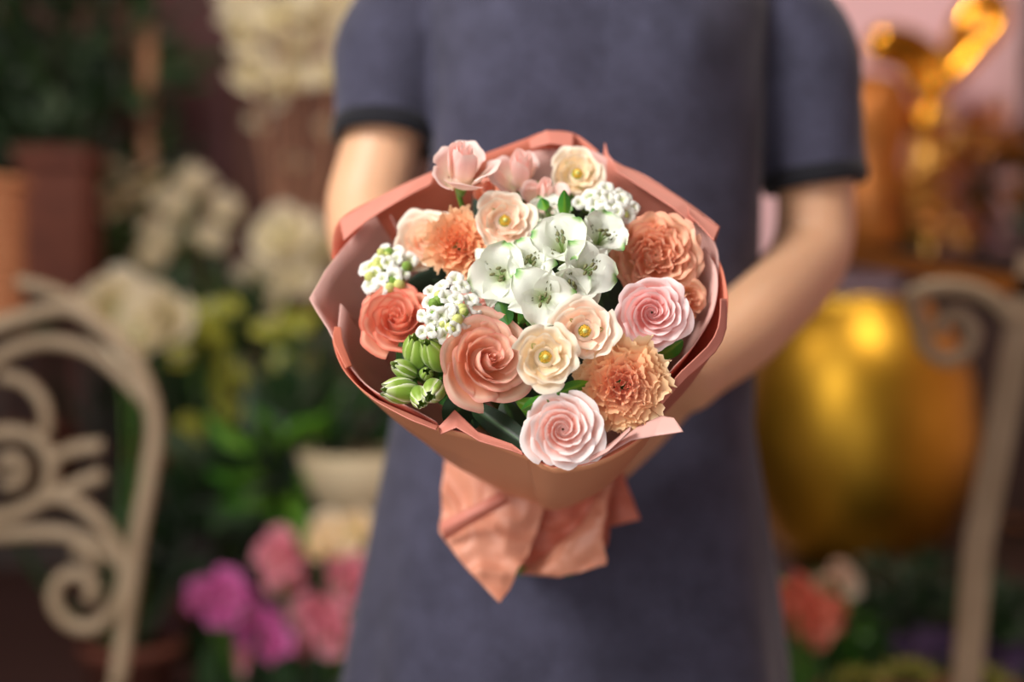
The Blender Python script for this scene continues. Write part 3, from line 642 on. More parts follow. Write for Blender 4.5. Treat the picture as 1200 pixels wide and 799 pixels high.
def stock(px, py, k, dirv, florets, label, seed=1, greens=5):
    """white stock: florets of four round petals and small buds round a spike; florets: (px, py, k, r px)"""
    rnd = random.Random(seed); c, _, z = place(px, py, k, 1, dirv); rot = frame(z); base = c - z * .035
    o = empty('stock_flower_spike', base, rot, label=label, cat='flower'); inv = rot.transposed()
    MB().tube([(0, 0, 0), (0, 0, .03)], .002, 7).build('spike_axis', M['calyx'], o)
    for j, (fx, fy, fk, fr_) in enumerate(florets):
        fc, r_, fz = place(fx, fy, fk, fr_, (dirv[0] + rnd.uniform(-.6, .6) + (fx - px) / 50, dirv[1] + rnd.uniform(-.4, .5) - (fy - py) / 50)); R2 = frame(fz, rnd.uniform(0, 6)); mb = MB(); np_ = 4 + (j % 3 == 0)
        for i in range(np_):
            a0 = 2 * PI * i / np_
            def fn(u, v, a0=a0):
                uu = u * 2 - 1; w_ = r_ * .62 * math.sin(PI * min(1, v * .84 + .08)) ** .6; x, y = r_ * .03 + r_ * (v ** 1.1) * .95, uu * w_
                zz = r_ * (.75 * math.sin(PI * .5 * min(1, v * 1.3)) - .30 * v * v - .22 * uu * uu * v)
                return inv @ (fc + R2 @ Vector((x * math.cos(a0) - y * math.sin(a0), x * math.sin(a0) + y * math.cos(a0), zz - r_ * .3)) - base), .25 + .75 * v
            mb.grid(5, 6, fn)
        fo = mb.build('floret', M['white'], o)
        MB().tube([inv @ (fc - fz * r_ * .3 - base), inv @ ((fc - fz * .010) - base), Vector((0, 0, .012))], .0011, 5).build('stalk', M['calyx'], fo)
    for j in range(greens):
        a = rnd.uniform(0, 6.28); sp = 9 + 15 * rnd.random(); fc = Q(px + sp * math.cos(a), py + sp * math.sin(a), k + .006); mm = M['yellowbud'] if j % 3 else M['calyx']
        MB().ball(inv @ (fc - base), rnd.uniform(.0026, .0042), 8, (1, 1, 1.35)).build('bud', mm, o)
    stem_to_neck(o, base, rot, rnd, .0019); return o

def leaf_mesh(mb, p0, d, side, ln, wd, droop=.25, fold=.2, nu=6, nv=10, wav=.0):
    p0, d, side = Vector(p0), Vector(d).normalized(), Vector(side); side = (side - d * side.dot(d)).normalized(); up = side.cross(d)
    def fn(u, v):
        uu = u * 2 - 1; w_ = wd * .5 * math.sin(PI * min(1, v * .93 + .05)) ** .85
        return p0 + d * ln * v + side * uu * w_ + up * (abs(uu) * w_ * fold * 2 - droop * ln * v * v + wav * math.sin(v * 9 + uu) * w_), v if abs(uu) > .1 else 0
    mb.grid(nu, nv, fn)
def sprig(px, py, k, leaves, m_, label, seed=1):
    rnd = random.Random(seed); c = Q(px, py, k); base = c - A * .03; o = empty('foliage_sprig', base, frame(A), label=label, cat='leaves'); inv = frame(A).transposed()
    for (x0, y0, k0, x1, y1, k1, wd) in leaves:
        a, b_ = Q(x0, y0, k0), Q(x1, y1, k1); d = b_ - a; mb = MB(); side = d.cross(Vector((rnd.uniform(-.3, .3), 1, rnd.uniform(-.3, .3))))
        leaf_mesh(mb, a, d, side, d.length, wd * .00056, rnd.uniform(.03, .12), .22); mb.v = [inv @ (v_ - base) for v_ in mb.v]
        mb.build('leaf', M[m_], o)
        MB().tube([inv @ (p - base) for p in smooth_pts([a, a.lerp(base, .6), base], 3)], .0009, 5).build('stalk', M['stem'], o)
    stem_to_neck(o, base, frame(A), rnd, .0017); return o

# ------------------------------------------------------------------ the flowers of the bouquet
rose(575, 418, .030, 62, (.42, .22), 'peach', 'large peach rose with a spiral heart at the centre front of the bouquet', 34, 'classic', 11, .85)
rose(464, 370, .012, 52, (-.10, .45), 'coral', 'coral rose at the left of the bouquet beside the pink paper', 36, 'garden', 12, .85)
rose(770, 298, .014, 57, (.02, .02), 'apricot', 'large ruffled apricot rose at the upper right against the paper', 50, 'ruffled', 13, .8)
rose(765, 366, .026, 47, (-.02, .0), 'pink', 'pink garden rose directly below the ruffled apricot rose', 40, 'garden', 14, .72)
rose(660, 503, .020, 50, (-.02, .06), 'palepink', 'pale pink garden rose at the bottom overlapping the paper lip', 40, 'garden', 15, .72)
rose(640, 418, .048, 42, (.06, .02), 'cream', 'cream open bloom with golden stamens in front of the large peach rose', 17, 'open', 16, .75, name='spray_rose')
rose(686, 387, .044, 42, (.02, .05), 'blush', 'blush open bloom with a golden eye right of the cream one', 15, 'open', 17, .72, name='spray_rose')
rose(593, 256, .036, 39, (.12, .10), 'blush', 'cream-peach open bloom at the upper centre beside the orange carnation', 16, 'open', 18, .8, name='spray_rose')
rose(677, 201, .020, 34, (.0, .10), 'cream', 'small ivory open bloom near the top edge of the paper', 15, 'open', 19, .75, name='spray_rose')
rose(541, 186, .058, 38, (.05, 1.0), 'budpink', 'blush spray rose on a bare stem rising highest at the top left', 16, 'bud', 20, 1.15, name='spray_rose')
rose(610, 193, .030, 34, (-.05, .8), 'budpink', 'closed pink rosebud between the rising spray rose and the ivory bloom', 13, 'bud', 21, 1.2, name='rosebud')
rose(641, 222, .026, 26, (.1, .7), 'budpink', 'small pink rosebud just below and left of the ivory bloom', 11, 'bud', 22, 1.2, name='rosebud')
rose(573, 222, .014, 22, (-.1, .7), 'coral', 'small salmon rosebud half hidden behind the cream-peach bloom', 12, 'bud', 23, 1.0, name='rosebud')
rose(497, 277, .010, 42, (-.15, .35), 'blush', 'large cream rose at the upper left behind the orange carnation', 30, 'garden', 24, .8)
rose(560, 345, .004, 40, (-.1, .3), 'palepink', 'pale blush rose half hidden behind the white stock', 30, 'garden', 25, .8)
rose(622, 504, .008, 15, (-.6, .1), 'cream', 'tiny cream bud at the left edge of the bottom pale pink rose', 9, 'bud', 26, 1.1, name='rosebud')
rose(812, 352, .000, 26, (.6, -.1), 'apricot', 'apricot rose mostly hidden behind the pink garden rose by the right paper', 18, 'garden', 27, .8)
rose(650, 480, -.004, 26, (.0, .1), 'blush', 'blush rose deep in the bouquet above the bottom pale pink rose', 18, 'garden', 28, .8) if False else None
carnation(732, 452, .018, 54, (.08, -.02), 'carnation', 'large frilled peach carnation at the lower right of the bouquet', 31, 46)
carnation(538, 284, .022, 40, (.0, .15), 'carnation2', 'orange carnation at the upper left of the bouquet', 32, 34)
carnation(716, 408, .006, 24, (.2, .2), 'carnation', 'cream-edged frilled carnation tucked between the pink rose and the large carnation', 33, 22)
alstroemeria(586, 322, .036, 47, (-.15, .15), 'white alstroemeria left of the middle above the large peach rose', 41, .3)
alstroemeria(638, 350, .044, 45, (.05, -.05), 'white alstroemeria in the middle just above the blush open bloom', 42, 1.3)
alstroemeria(688, 318, .042, 42, (.35, .1), 'white alstroemeria right of the middle near the apricot rose', 43, .9)
alstroemeria(658, 283, .046, 46, (-.1, .55), 'white alstroemeria standing upright at the upper middle', 44, 2.0, .55)
alstroemeria(706, 276, .032, 42, (.3, .55), 'white alstroemeria below the upper right white stock', 45, 0.2, .6)
alstroemeria(643, 250, .022, 36, (-.1, .9), 'half closed white alstroemeria behind the upper middle one', 46, 1.0, .45)
alstroemeria(622, 306, .040, 36, (-.05, .35), 'white alstroemeria filling the gap between the left and the upper middle ones', 47, .9, .7)
alstroemeria(668, 334, .040, 34, (.25, -.25), 'small white alstroemeria tucked low behind the blush open bloom', 48, 1.7, .8)
def cluster(cx, cy, rx, ry, n, k0, seed, r0=9, r1=12.5, slope=0.0):
    rnd = random.Random(seed); out = []
    for i in range(n):
        a = i * 2.39996; q = math.sqrt((i + .5) / n); x = cx + rx * q * math.cos(a) + rnd.uniform(-3, 3); y = cy + ry * q * math.sin(a) + rnd.uniform(-3, 3)
        out.append((x, y + slope * (x - cx), k0 + .010 * (1 - q * q) + rnd.uniform(-.002, .002), rnd.uniform(r0, r1)))
    return out
stock(524, 364, .036, (-.1, .15), cluster(524, 362, 35, 36, 24, .036, 1, slope=-.25), 'white stock spike between the coral rose and the large peach rose', 51, 13)
stock(456, 318, .006, (-.3, .3), cluster(453, 318, 30, 26, 16, .006, 2, slope=-.35), 'white stock spike at the far left against the pale pink paper', 52, 16)
stock(714, 240, .020, (.2, .4), cluster(713, 240, 34, 20, 20, .022, 3, slope=.15), 'white stock spike at the upper right above the apricot rose', 53, 10)
bud_cluster(495, 440, .004, (-.2, .3), [(489, 412, .016, 48, (-.05, .9), 0), (510, 416, .020, 46, (-.5, .9), 0), (474, 433, .012, 34, (-.9, .5), 1), (508, 458, .020, 40, (-.15, -.3), 1), (470, 458, .010, 46, (-1.2, .1), 1), (492, 465, .012, 34, (.2, -.5), 1), (500, 438, .008, 24, (.1, .3), 0)],
            'green and white alstroemeria buds below the coral rose', 61)
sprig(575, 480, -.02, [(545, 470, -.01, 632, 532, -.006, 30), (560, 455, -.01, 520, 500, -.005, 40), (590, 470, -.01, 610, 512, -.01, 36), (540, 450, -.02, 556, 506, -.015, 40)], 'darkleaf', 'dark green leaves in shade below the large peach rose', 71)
sprig(620, 468, .01, [(645, 464, .022, 609, 480, .026, 13), (655, 462, .02, 640, 470, .026, 14), (690, 448, .02, 650, 462, .03, 16), (605, 470, .0, 650, 490, .0, 24)], 'brightleaf', 'small bright green leaves above the bottom pale pink rose', 72)
sprig(600, 375, .01, [(585, 350, .03, 596, 382, .03, 22), (608, 378, .025, 622, 362, .035, 18), (615, 370, .02, 634, 378, .03, 20), (580, 362, .02, 600, 350, .03, 18), (638, 380, .03, 622, 366, .034, 14)], 'leaf', 'small mid green leaves between the white alstroemeria and the large peach rose', 73)
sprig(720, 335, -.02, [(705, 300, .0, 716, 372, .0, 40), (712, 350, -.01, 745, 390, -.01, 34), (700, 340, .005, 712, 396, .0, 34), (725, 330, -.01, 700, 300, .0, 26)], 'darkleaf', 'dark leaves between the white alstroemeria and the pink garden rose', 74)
sprig(505, 425, -.02, [(500, 440, .0, 528, 420, .012, 26), (500, 430, .0, 520, 398, .016, 22), (515, 440, -.01, 530, 478, -.01, 30), (480, 440, -.01, 470, 400, .0, 24)], 'leaf', 'green leaves between the alstroemeria buds and the large peach rose', 75)
sprig(660, 240, .0, [(662, 258, .03, 661, 222, .048, 16), (640, 246, .03, 634, 232, .034, 16), (700, 262, .03, 694, 244, .034, 12), (770, 420, -.01, 800, 398, .0, 30)], 'brightleaf', 'narrow green leaf tips above the upper white alstroemeria', 76)
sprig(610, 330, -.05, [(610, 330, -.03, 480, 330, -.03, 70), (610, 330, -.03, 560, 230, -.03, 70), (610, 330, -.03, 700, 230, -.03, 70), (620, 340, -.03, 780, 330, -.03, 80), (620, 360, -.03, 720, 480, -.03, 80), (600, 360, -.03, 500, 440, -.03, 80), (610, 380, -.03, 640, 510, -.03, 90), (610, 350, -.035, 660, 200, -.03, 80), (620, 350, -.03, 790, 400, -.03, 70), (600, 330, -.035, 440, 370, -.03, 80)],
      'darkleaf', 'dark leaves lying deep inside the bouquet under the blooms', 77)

# ------------------------------------------------------------------ background furniture
def wtable(name, x0, x1, y0, y1, h, label, m_='wood'):
    o = empty(name, ((x0 + x1) / 2, (y0 + y1) / 2, 0), label=label, cat='table'); w_, d_ = x1 - x0, y1 - y0
    MB().box((0, 0, h - .015), (w_, d_, .03)).build('tabletop', M[m_], o, False)
    for sx in (-1, 1):
        for sy in (-1, 1): MB().box((sx * (w_ / 2 - .04), sy * (d_ / 2 - .04), (h - .03) / 2), (.05, .05, h - .03)).build('leg', M[m_], o, False)
    MB().box((0, 0, h - .07), (w_ - .12, d_ - .12, .08)).build('apron', M[m_], o, False); return o
wtable('display_table', -.73, -.25, 2.03, 2.60, .42, 'low dark table carrying the pink flowering pots at the lower left')
wtable('display_table', -1.75, -.25, 2.70, 3.24, .72, 'higher dark table against the brown wall with the white flowers')
wtable('display_table', .50, 1.45, 2.38, 3.02, .64, 'dark table under the big gold vase')
wtable('display_table', .40, 1.35, 1.90, 2.34, .40, 'low dark table of small plants at the lower right')

def tubes(root, name, pxs, d, r_, m_='iron', flat=.35, n=8):
    pts = smooth_pts([P(a, b_, d) - root.location for a, b_ in pxs], 7)
    return MB().tube(pts, r_, 8, True, 1.0).build(name, M[m_], root)
DC = 1.93
chairL = empty('garden_chair', (P(40, 0, DC).x, DC - .2, 0), label='cream scrolled iron garden chair at the left edge of the photo', cat='chair')
for nm, pts, r_ in [('back_frame', [(-120, 408), (-60, 398), (0, 380), (62, 362), (92, 364), (124, 388), (162, 432), (181, 495), (174, 560), (160, 640), (146, 742), (138, 800)], .0095),
                    ('scroll', [(-60, 470), (-20, 432), (20, 408), (60, 400), (105, 410), (140, 436), (172, 470)], .0085),
                    ('scroll', [(20, 330), (52, 338), (82, 350), (104, 368)], .007),
                    ('scroll', [(0, 440), (30, 448), (52, 475), (54, 510)], .0075),
                    ('scroll', [(-30, 515), (10, 506), (44, 515), (60, 545), (52, 580), (20, 600), (-30, 612)], .0085),
                    ('scroll', [(0, 548), (14, 535), (28, 548), (22, 565), (4, 566)], .008),
                    ('scroll', [(58, 540), (85, 527), (120, 522)], .008), ('scroll', [(62, 582), (90, 568), (122, 556)], .008),
                    ('scroll', [(-40, 600), (10, 605), (60, 582), (95, 592), (128, 625), (146, 660), (140, 700), (112, 733), (82, 730), (64, 706), (70, 680), (92, 672), (110, 686), (104, 704)], .0085),
                    ('scroll', [(-40, 632), (20, 625), (75, 625), (118, 640), (146, 664)], .0085), ('scroll', [(90, 650), (98, 640), (108, 650), (112, 664)], .0085)]:
    tubes(chairL, nm, pts, DC, r_ * 1.25)
cz = .44
st = MB().box((-.20, -.02, cz), (.52, .42, .02)).build('seat', M['iron'], chairL, False)
for sx, sy in ((-.44, .17), (.04, .17), (-.44, -.22), (.04, -.22)):
    MB().tube([Vector((sx, sy, cz)), Vector((sx * 1.02, sy * 1.1, 0.0))], .011, 8).build('leg', M['iron'], chairL)
MB().tube([P(138, 800, DC) - chairL.location, Vector((.04, .17, cz))], .010, 8).build('back_post', M['iron'], chairL)
MB().tube(smooth_pts([P(-120, 408, DC) - chairL.location, P(-180, 430, DC) - chairL.location, P(-215, 500, DC) - chairL.location, Vector((-.44, .17, cz))], 6), .010, 8).build('back_post', M['iron'], chairL)

DR = 1.85
chairR = empty('garden_chair', (P(1230, 0, DR).x, DR - .2, 0), label='cream scrolled iron garden chair at the right edge in front of the gold vase', cat='chair')
def bar(root, name, a, b_, w_, th, m_='iron'):
    a, b_ = Vector(a), Vector(b_); d = (b_ - a).normalized(); side = d.cross(Vector((0, 1, 0))).normalized(); mb = MB()
    n0 = Vector((0, 1, 0)); vs = []
    for p in (a, b_):
        for s1, s2 in ((-1, -1), (1, -1), (1, 1), (-1, 1)): mb.v.append(p + side * s1 * w_ / 2 + n0 * s2 * th / 2); mb.t.append(.5)
    mb.f = [(0, 1, 2, 3), (4, 7, 6, 5)] + [(i, i + 4, (i + 1) % 4 + 4, (i + 1) % 4) for i in range(4)]; mb.m = [0] * 6
    return mb.build(name, M[m_], root, False)
lo = chairR.location
bar(chairR, 'back_post', P(1212, 300, DR) - lo, P(1146, 640, DR) - lo, .036, .012)
bar(chairR, 'back_post', P(1146, 640, DR) - lo, Vector((P(1110, 0, DR).x - lo.x, .17, cz)), .036, .012)
bar(chairR, 'top_rail', P(990, 296, DR) - lo, P(1260, 348, DR) - lo, .024, .012, 'bronze')
for pts, r_ in [([(1062, 350), (1090, 338), (1130, 338), (1165, 352), (1190, 378)], .012),
                ([(1066, 352), (1078, 380), (1084, 405), (1108, 422), (1134, 410), (1140, 385), (1124, 368), (1104, 374), (1098, 392)], .010)]:
    tubes(chairR, 'scroll', pts, DR - .01, r_)
MB().box((.14, -.02, cz), (.5, .42, .02)).build('seat', M['iron'], chairR, False)
for sx, sy in ((-.10, .17), (.36, .17), (-.10, -.22), (.36, -.22)):
    MB().tube([Vector((sx, sy, cz)), Vector((sx * 1.02, sy * 1.1, 0.0))], .011, 8).build('leg', M['iron'], chairR)
bar(chairR, 'back_post', P(1260, 348, DR) - lo, Vector((.36, .17, cz)), .036, .012)

# gold vase, box, ornament, gold leaves
DV = 2.62
vz = .64; vx = P(1005, 0, DV).x
vase = empty('gold_vase', (vx, DV, vz), label='big round polished gold vase behind the right arm', cat='vase')
MB().lathe([(.001, .0), (.10, .0), (.12, .01), (.165, .06), (.20, .14), (.215, .24), (.205, .34), (.175, .42), (.14, .46), (.125, .475), (.13, .485), (.118, .485), (.112, .47), (.13, .44), (.15, .40), (.16, .3), (.15, .1), (.001, .03)], 48).build('vase_body', M['gold'], vase)
def leafball(root, name, c, rad, n, ln, wd, m_, seed, up=.3):
    rnd = random.Random(seed); mb = MB()
    for i in range(n):
        a = rnd.uniform(0, 6.28); h = rnd.uniform(-1, 1); d = Vector((math.cos(a) * math.sqrt(1 - h * h), math.sin(a) * math.sqrt(1 - h * h), h + up)); d.normalize()
        p = Vector(c) + Vector((d.x * rad[0], d.y * rad[1], d.z * rad[2])) * rnd.uniform(.4, 1)
        leaf_mesh(mb, p, d + Vector((rnd.uniform(-.6, .6), rnd.uniform(-.6, .6), rnd.uniform(-.3, .6))), d.orthogonal() + Vector((rnd.uniform(-1, 1), rnd.uniform(-1, 1), rnd.uniform(-1, 1))), ln * rnd.uniform(.7, 1.2), wd * rnd.uniform(.7, 1.2), .2, .2, 2, 4)
    o = mb.build(name, M[m_], root); o['kind'] = 'stuff'; return o
def pot(root, z0, r_, h, m_='terracotta'):
    MB().lathe([(.001, 0), (r_ * .72, 0), (r_ * .95, h * .86), (r_ * 1.06, h * .86), (r_ * 1.06, h), (r_ * .92, h), (r_ * .88, h * .88), (.001, h * .86)], 24, (0, 0, z0)).build('pot', M[m_], root)
    MB().lathe([(.001, h * .9), (r_ * .88, h * .89)], 20, (0, 0, z0)).build('soil', M['soil'], root)

cab = empty('cabinet', (1.12, 3.20, 0), label='dark wooden cabinet standing against the pink wall behind the gold vase', cat='cabinet')
MB().box((0, 0, .565), (1.16, .28, 1.13)).build('cabinet_body', M['wood'], cab, False)
for sx in (-1, 1):
    dd = MB().box((sx * .285, -.15, .60), (.54, .02, .98)).build('door', M['wood'], cab, False)
    MB().ball((sx * .05, -.172, .66), .012, 10).build('knob', M['bronze'], dd)
MB().box((0, -.005, 1.14), (1.20, .32, .025)).build('cabinet_top', M['wood'], cab, False)
# shelf with gold ornament above the vase
shelf = MB().box((P(1100, 0, 3.1).x, 3.2, Zp(305, 3.1)), (.62, .38, .03)).build('wall_shelf', M['wood'], smooth=False)
tag(shelf, 'dark wall shelf under the gold ornaments at the right', 'shelf')
sz = Zp(305, 3.1) + .015
bx = MB().box((P(975, 0, 3.15).x, 3.17, 1.1525 + .04), (.26, .16, .08)).build('flat_box', M['lilac'], smooth=False)
bx.location = (0, 0, 0); tag(bx, 'pale lilac flat box behind the right elbow', 'box')
orn = empty('gold_ornament', (P(1090, 0, 3.08).x, 3.12, sz), label='glossy gold ornament with two looped lobes against the pink wall', cat='ornament')
def og(px, py, dd=0): return P(px, py, 3.08) - orn.location + Vector((0, dd, 0))
MB().tube(smooth_pts([og(1085, 110), og(1060, 72), og(1030, 62), og(1032, 44), og(1062, 46), og(1092, 66), og(1100, 92)], 6), .026, 14).build('loop', M['gold2'], orn)
MB().tube(smooth_pts([og(1102, 100), og(1118, 62), og(1128, 28), og(1150, 2), og(1168, 8), og(1164, 34), og(1140, 62), og(1112, 92)], 6), .028, 14).build('loop', M['gold2'], orn)
MB().ball(og(1095, 105), .036, 18).ball(og(1085, 140), .042, 18, (1, 1, 1.2)).build('knot', M['gold2'], orn)
MB().tube([og(1085, 140), Vector((og(1085, 0).x, 0, 0))], [.03, .05], 14).build('foot', M['goldmatt'], orn)
gb = empty('bronze_jar', (P(1025, 0, 3.05).x, 3.10, sz), label='rounded bronze jar left of the gold leaf garland on the shelf', cat='jar')
MB().lathe([(.001, 0), (.06, 0), (.075, .03), (.080, .14), (.066, .20), (.085, .26), (.092, .32), (.075, .37), (.03, .39), (.001, .39)], 28).build('jar_body', M['bronze'], gb)
gl = empty('gold_leaf_garland', (P(1100, 0, 3.05).x, 3.06, sz), label='hanging garland of gilded leaves and beads below the gold ornament', cat='garland')
rnd = random.Random(5)
for i in range(46):
    t = i / 45; px = 1100 + 26 * math.sin(t * 9) + rnd.uniform(-28, 28); py = 130 + 175 * t + rnd.uniform(-10, 10); c_ = P(px, py, 3.0) - gl.location
    if c_.z < .02: c_.z = .02
    if i % 3 == 0: MB().ball(c_, rnd.uniform(.012, .020), 12).build('bead', M['goldmatt'], gl)
    else:
        mb = MB(); leaf_mesh(mb, c_, (rnd.uniform(-1, 1), -.3, rnd.uniform(-1, .4)), (rnd.uniform(-1, 1), 1, rnd.uniform(-1, 1)), rnd.uniform(.05, .075), .036, .2, .2, 4, 6); mb.build('leaf', M['goldmatt' if i % 2 else 'bronze'], gl)
br = empty('bronze_foliage', (P(1165, 0, 3.1).x, 3.16, sz), label='dark bronze dried foliage at the far right of the shelf', cat='dried plant')
leafball(br, 'foliage', (0, 0, .18), (.10, .06, .14), 150, .05, .03, 'bronze', 4); MB().tube([(0, 0, 0), (0, 0, .2)], .012, 8).build('stem', M['wood'], br)
leafball(br, 'foliage', (.05, -.02, .14), (.08, .06, .10), 60, .05, .03, 'darkleaf', 5)

# ------------------------------------------------------------------ background plants
def bloom(root, c, r_, n, m_, rnd, zdir=None, layers=2, name='bloom', hfac=.6):
    z = Vector(zdir or (rnd.uniform(-.5, .5), -1, rnd.uniform(-.1, .6))).normalized(); R2 = frame(z, rnd.uniform(0, 6)); mb = MB()
    for i in range(n):
        t = i / max(1, n - 1); cup_petal(mb, i * 2.4, r_ * (.35 + .6 * t), r_ * hfac * (1.2 - .5 * t), .75, .2 * t, .08, .08, rnd, 6, 5, r0=r_ * .05)
    mb.v = [Vector(c) + R2 @ (Vector(v_) - Vector((0, 0, r_ * .4))) for v_ in mb.v]
    return mb.build(name, M[m_], root)
def bplant(name, label, cat, x, d, z0, potr, poth, blooms, m_, leaves=10, leafm='bgleaf', seed=1, ll=.18, lw=.05, potm='terracotta', pet=9, stemm='stem', layers=2, hfac=.6, zdir=None):
    o = empty(name, (x, d, z0), label=label, cat=cat); rnd = random.Random(seed)
    pot(o, 0, potr, poth, potm)
    for (px, py, rp, *dd) in blooms:
        d2 = d + (dd[0] if dd else rnd.uniform(-.06, .06)); c = P(px, py, d2) - o.location; r_ = rp * 1.15 * d2 / FPX
        bloom(o, c, r_, pet, m_, rnd, zdir, layers, 'bloom', hfac)
        MB().tube(smooth_pts([Vector((rnd.uniform(-.3, .3) * potr, rnd.uniform(-.3, .3) * potr, poth * .9)), Vector((c.x * .5, c.y * .5 + .02, c.z * .6 + poth * .3)), c + Vector((0, .01, -.005))], 4), .0035, 6).build('stem', M[stemm], o)
    for i in range(leaves):
        a = 2 * PI * i / leaves + rnd.uniform(-.3, .3); mb = MB(); leaf_mesh(mb, (0, 0, poth * .9), (math.cos(a), math.sin(a), rnd.uniform(.5, 1.6)), (-math.sin(a), math.cos(a), 0), ll * rnd.uniform(.8, 1.25), lw, .35, .2, 4, 8); mb.build('leaf', M[leafm], o)
    return o
TH = .72; TL = .42
# upper left: white orchid with tall stems
bplant('orchid', 'tall white orchid with its blooms at the top beside the left sleeve', 'potted plant', P(340, 0, 2.85).x, 2.85, TH, .07, .13,
       [(290, 28, 30), (330, 12, 30), (372, 20, 32), (405, 48, 26), (300, 78, 28), (350, 60, 30), (390, 82, 22), (318, 105, 18), (285, -10, 30), (385, -14, 30), (412, 8, 22), (342, 90, 22)], 'offwhite', 6, seed=21, ll=.20, lw=.06, pet=7, stemm='bamboo')
bplant('orchid', 'second orchid in bud behind the tall white one, its pale stakes rising side by side', 'potted plant', P(365, 0, 2.98).x, 3.0, TH, .06, .12,
       [(300, 140, 12), (345, 190, 10), (385, 150, 12), (405, 60, 14)], 'offwhite', 5, seed=22, ll=.18, lw=.05, pet=6, stemm='bamboo')
bplant('tulip_pot', 'pot of white tulips leaning left in the middle of the left background', 'potted plant', P(215, 0, 2.75).x, 2.75, TH, .075, .12,
       [(225, 215, 20), (205, 245, 22), (190, 280, 22), (178, 305, 18), (262, 248, 20), (248, 285, 20)], 'offwhite', 9, 'bgleaf', seed=23, ll=.26, lw=.04, hfac=1.3, zdir=(.4, -.5, 1))
bplant('rose_pot', 'pot of pale yellow roses near the terracotta planter', 'potted plant', P(140, 0, 2.95).x, 2.95, TH, .07, .12,
       [(118, 205, 22), (148, 222, 20), (176, 212, 20), (160, 240, 18), (130, 236, 16)], 'cream', 8, seed=24, ll=.2)
bplant('white_rose_pot', 'pot of large white roses right beside the bouquet paper on the left', 'potted plant', P(325, 0, 2.45).x, 2.78, TH, .07, .12,
       [(328, 270, 33, -.1), (312, 335, 36, -.1), (300, 360, 26, -.1), (372, 290, 28, -.05), (345, 320, 24, -.1)], 'offwhite', 9, 'leaf', seed=25, ll=.22, pet=12)
bplant('hydrangea', 'single large ivory bloom above the left garden chair', 'potted plant', P(160, 0, 2.35).x, 2.32, TL, .08, .14,
       [(135, 360, 36, .0), (182, 372, 36, .02), (158, 385, 36, -.03)], 'offwhite', 4, 'bgleaf', seed=26, ll=.25, pet=14)
# green foliage upper left
pt = empty('potted_tree', (P(50, 0, 2.95).x, 3.0, TH), label='dark green leafy potted tree in the upper left corner', cat='potted plant')
pot(pt, 0, .09, .16); MB().tube([(0, 0, .12), (.01, 0, .5), (.0, 0, .95)], .012, 8).build('trunk', M['wood'], pt)
leafball(pt, 'foliage', (.0, .0, .68), (.22, .14, .26), 200, .13, .05, 'bgleaf', 31); leafball(pt, 'foliage', (.0, .02, .95), (.32, .14, .16), 120, .11, .045, 'bgleaf', 32)
dl = MB().tube([P(172, 30, 3.0) - Vector((0, 0, 0)), Vector((P(176, 0, 3.0).x, 3.0, TH))], .016, 10).build('wooden_pole', M['bamboo']); tag(dl, 'thin pale pole standing beside the plum wall panel', 'pole')
tst = empty('plant_stand', (P(66, 0, 2.78).x, 2.78, TH), label='dark wooden stand lifting the terracotta planter', cat='stand')
MB().box((0, 0, .41), (.2, .17, .02)).build('stand_top', M['wood'], tst, False)
for sx in (-1, 1):
    for sy in (-1, 1): MB().box((sx * .085, sy * .07, .2), (.02, .02, .4)).build('leg', M['wood'], tst, False)
tp = empty('terracotta_planter', (P(66, 0, 2.78).x, 2.78, TH + .42), label='tall terracotta planter beside the peach basket', cat='planter')
MB().box((.01, 0, .13), (.12, .12, .26)).box((.01, 0, .265), (.14, .14, .03)).build('planter_body', M['terracotta'], tp, False)
MB().box((0, 0, .275), (.13, .12, .02)).build('soil', M['soil'], tp, False)
leafball(tp, 'foliage', (0, 0, .31), (.05, .04, .04), 20, .07, .03, 'bgleaf', 33)
bk = empty('wicker_basket', (P(-30, 0, 2.2).x, 2.2, 0), label='peach wicker basket with a ruffled edge at the left edge of the photo', cat='basket')
zb = Zp(385, 2.2)
bm = MB()
def bas(u, v):
    a = 2 * PI * u; r_ = .070 + .006 * abs(math.sin(v * 24 * PI / 2)) + .002 * math.sin(a * 24); return Vector((r_ * math.cos(a), r_ * math.sin(a), zb + .225 * v)), v
bm.grid(48, 48, bas, True); bm.build('basket_body', M['basket'], bk)
MB().tube([Vector((.076 * math.cos(a), .076 * math.sin(a), zb + .225)) for a in [2 * PI * i / 24 for i in range(25)]], .008, 8).build('rim', M['basket'], bk)
MB().lathe([(.001, 0), (.09, 0), (.09, .015), (.02, .03), (.016, zb - .02), (.09, zb - .012), (.09, zb), (.001, zb)], 20).build('stand', M['wood'], bk)

# bokeh foliage: olive leaves and small yellow green lights of leaf
ol = empty('olive_shrub', (P(265, 0, 2.62).x, 2.64, TH - .3), label='shrub with shiny yellow-green leaves between the white roses and the pink flowers', cat='potted plant')
pot(ol, 0, .09, .15); 
for i, (px, py) in enumerate([(268, 402), (332, 408), (240, 378), (272, 482), (248, 455), (300, 440), (322, 385), (352, 440), (225, 420), (262, 360), (290, 470), (236, 500), (350, 380), (300, 500), (255, 530)]):
    c = P(px, py, 2.55) - ol.location; mb = MB()
    for q in range(3): leaf_mesh(mb, c + Vector((0, 0, .01 * q)), (R.uniform(-1, 1), -.2, R.uniform(-1, 1)), (R.uniform(-1, 1), .4, 1), .045, .032, .1, .1, 4, 5)
    mb.build('leaf', M['yleaf'], ol); MB().tube([(0, 0, .13), c * .5 + Vector((0, .02, .03)), c], .003, 5).build('stem', M['stem'], ol)
leafball(ol, 'foliage', (.02, .05, .50), (.20, .08, .26), 110, .09, .04, 'bgleaf', 35)
gs = empty('green_shrub', (P(355, 0, 2.4).x, 2.42, TL), label='bright green leafy plant low beside the dress on the left', cat='potted plant')
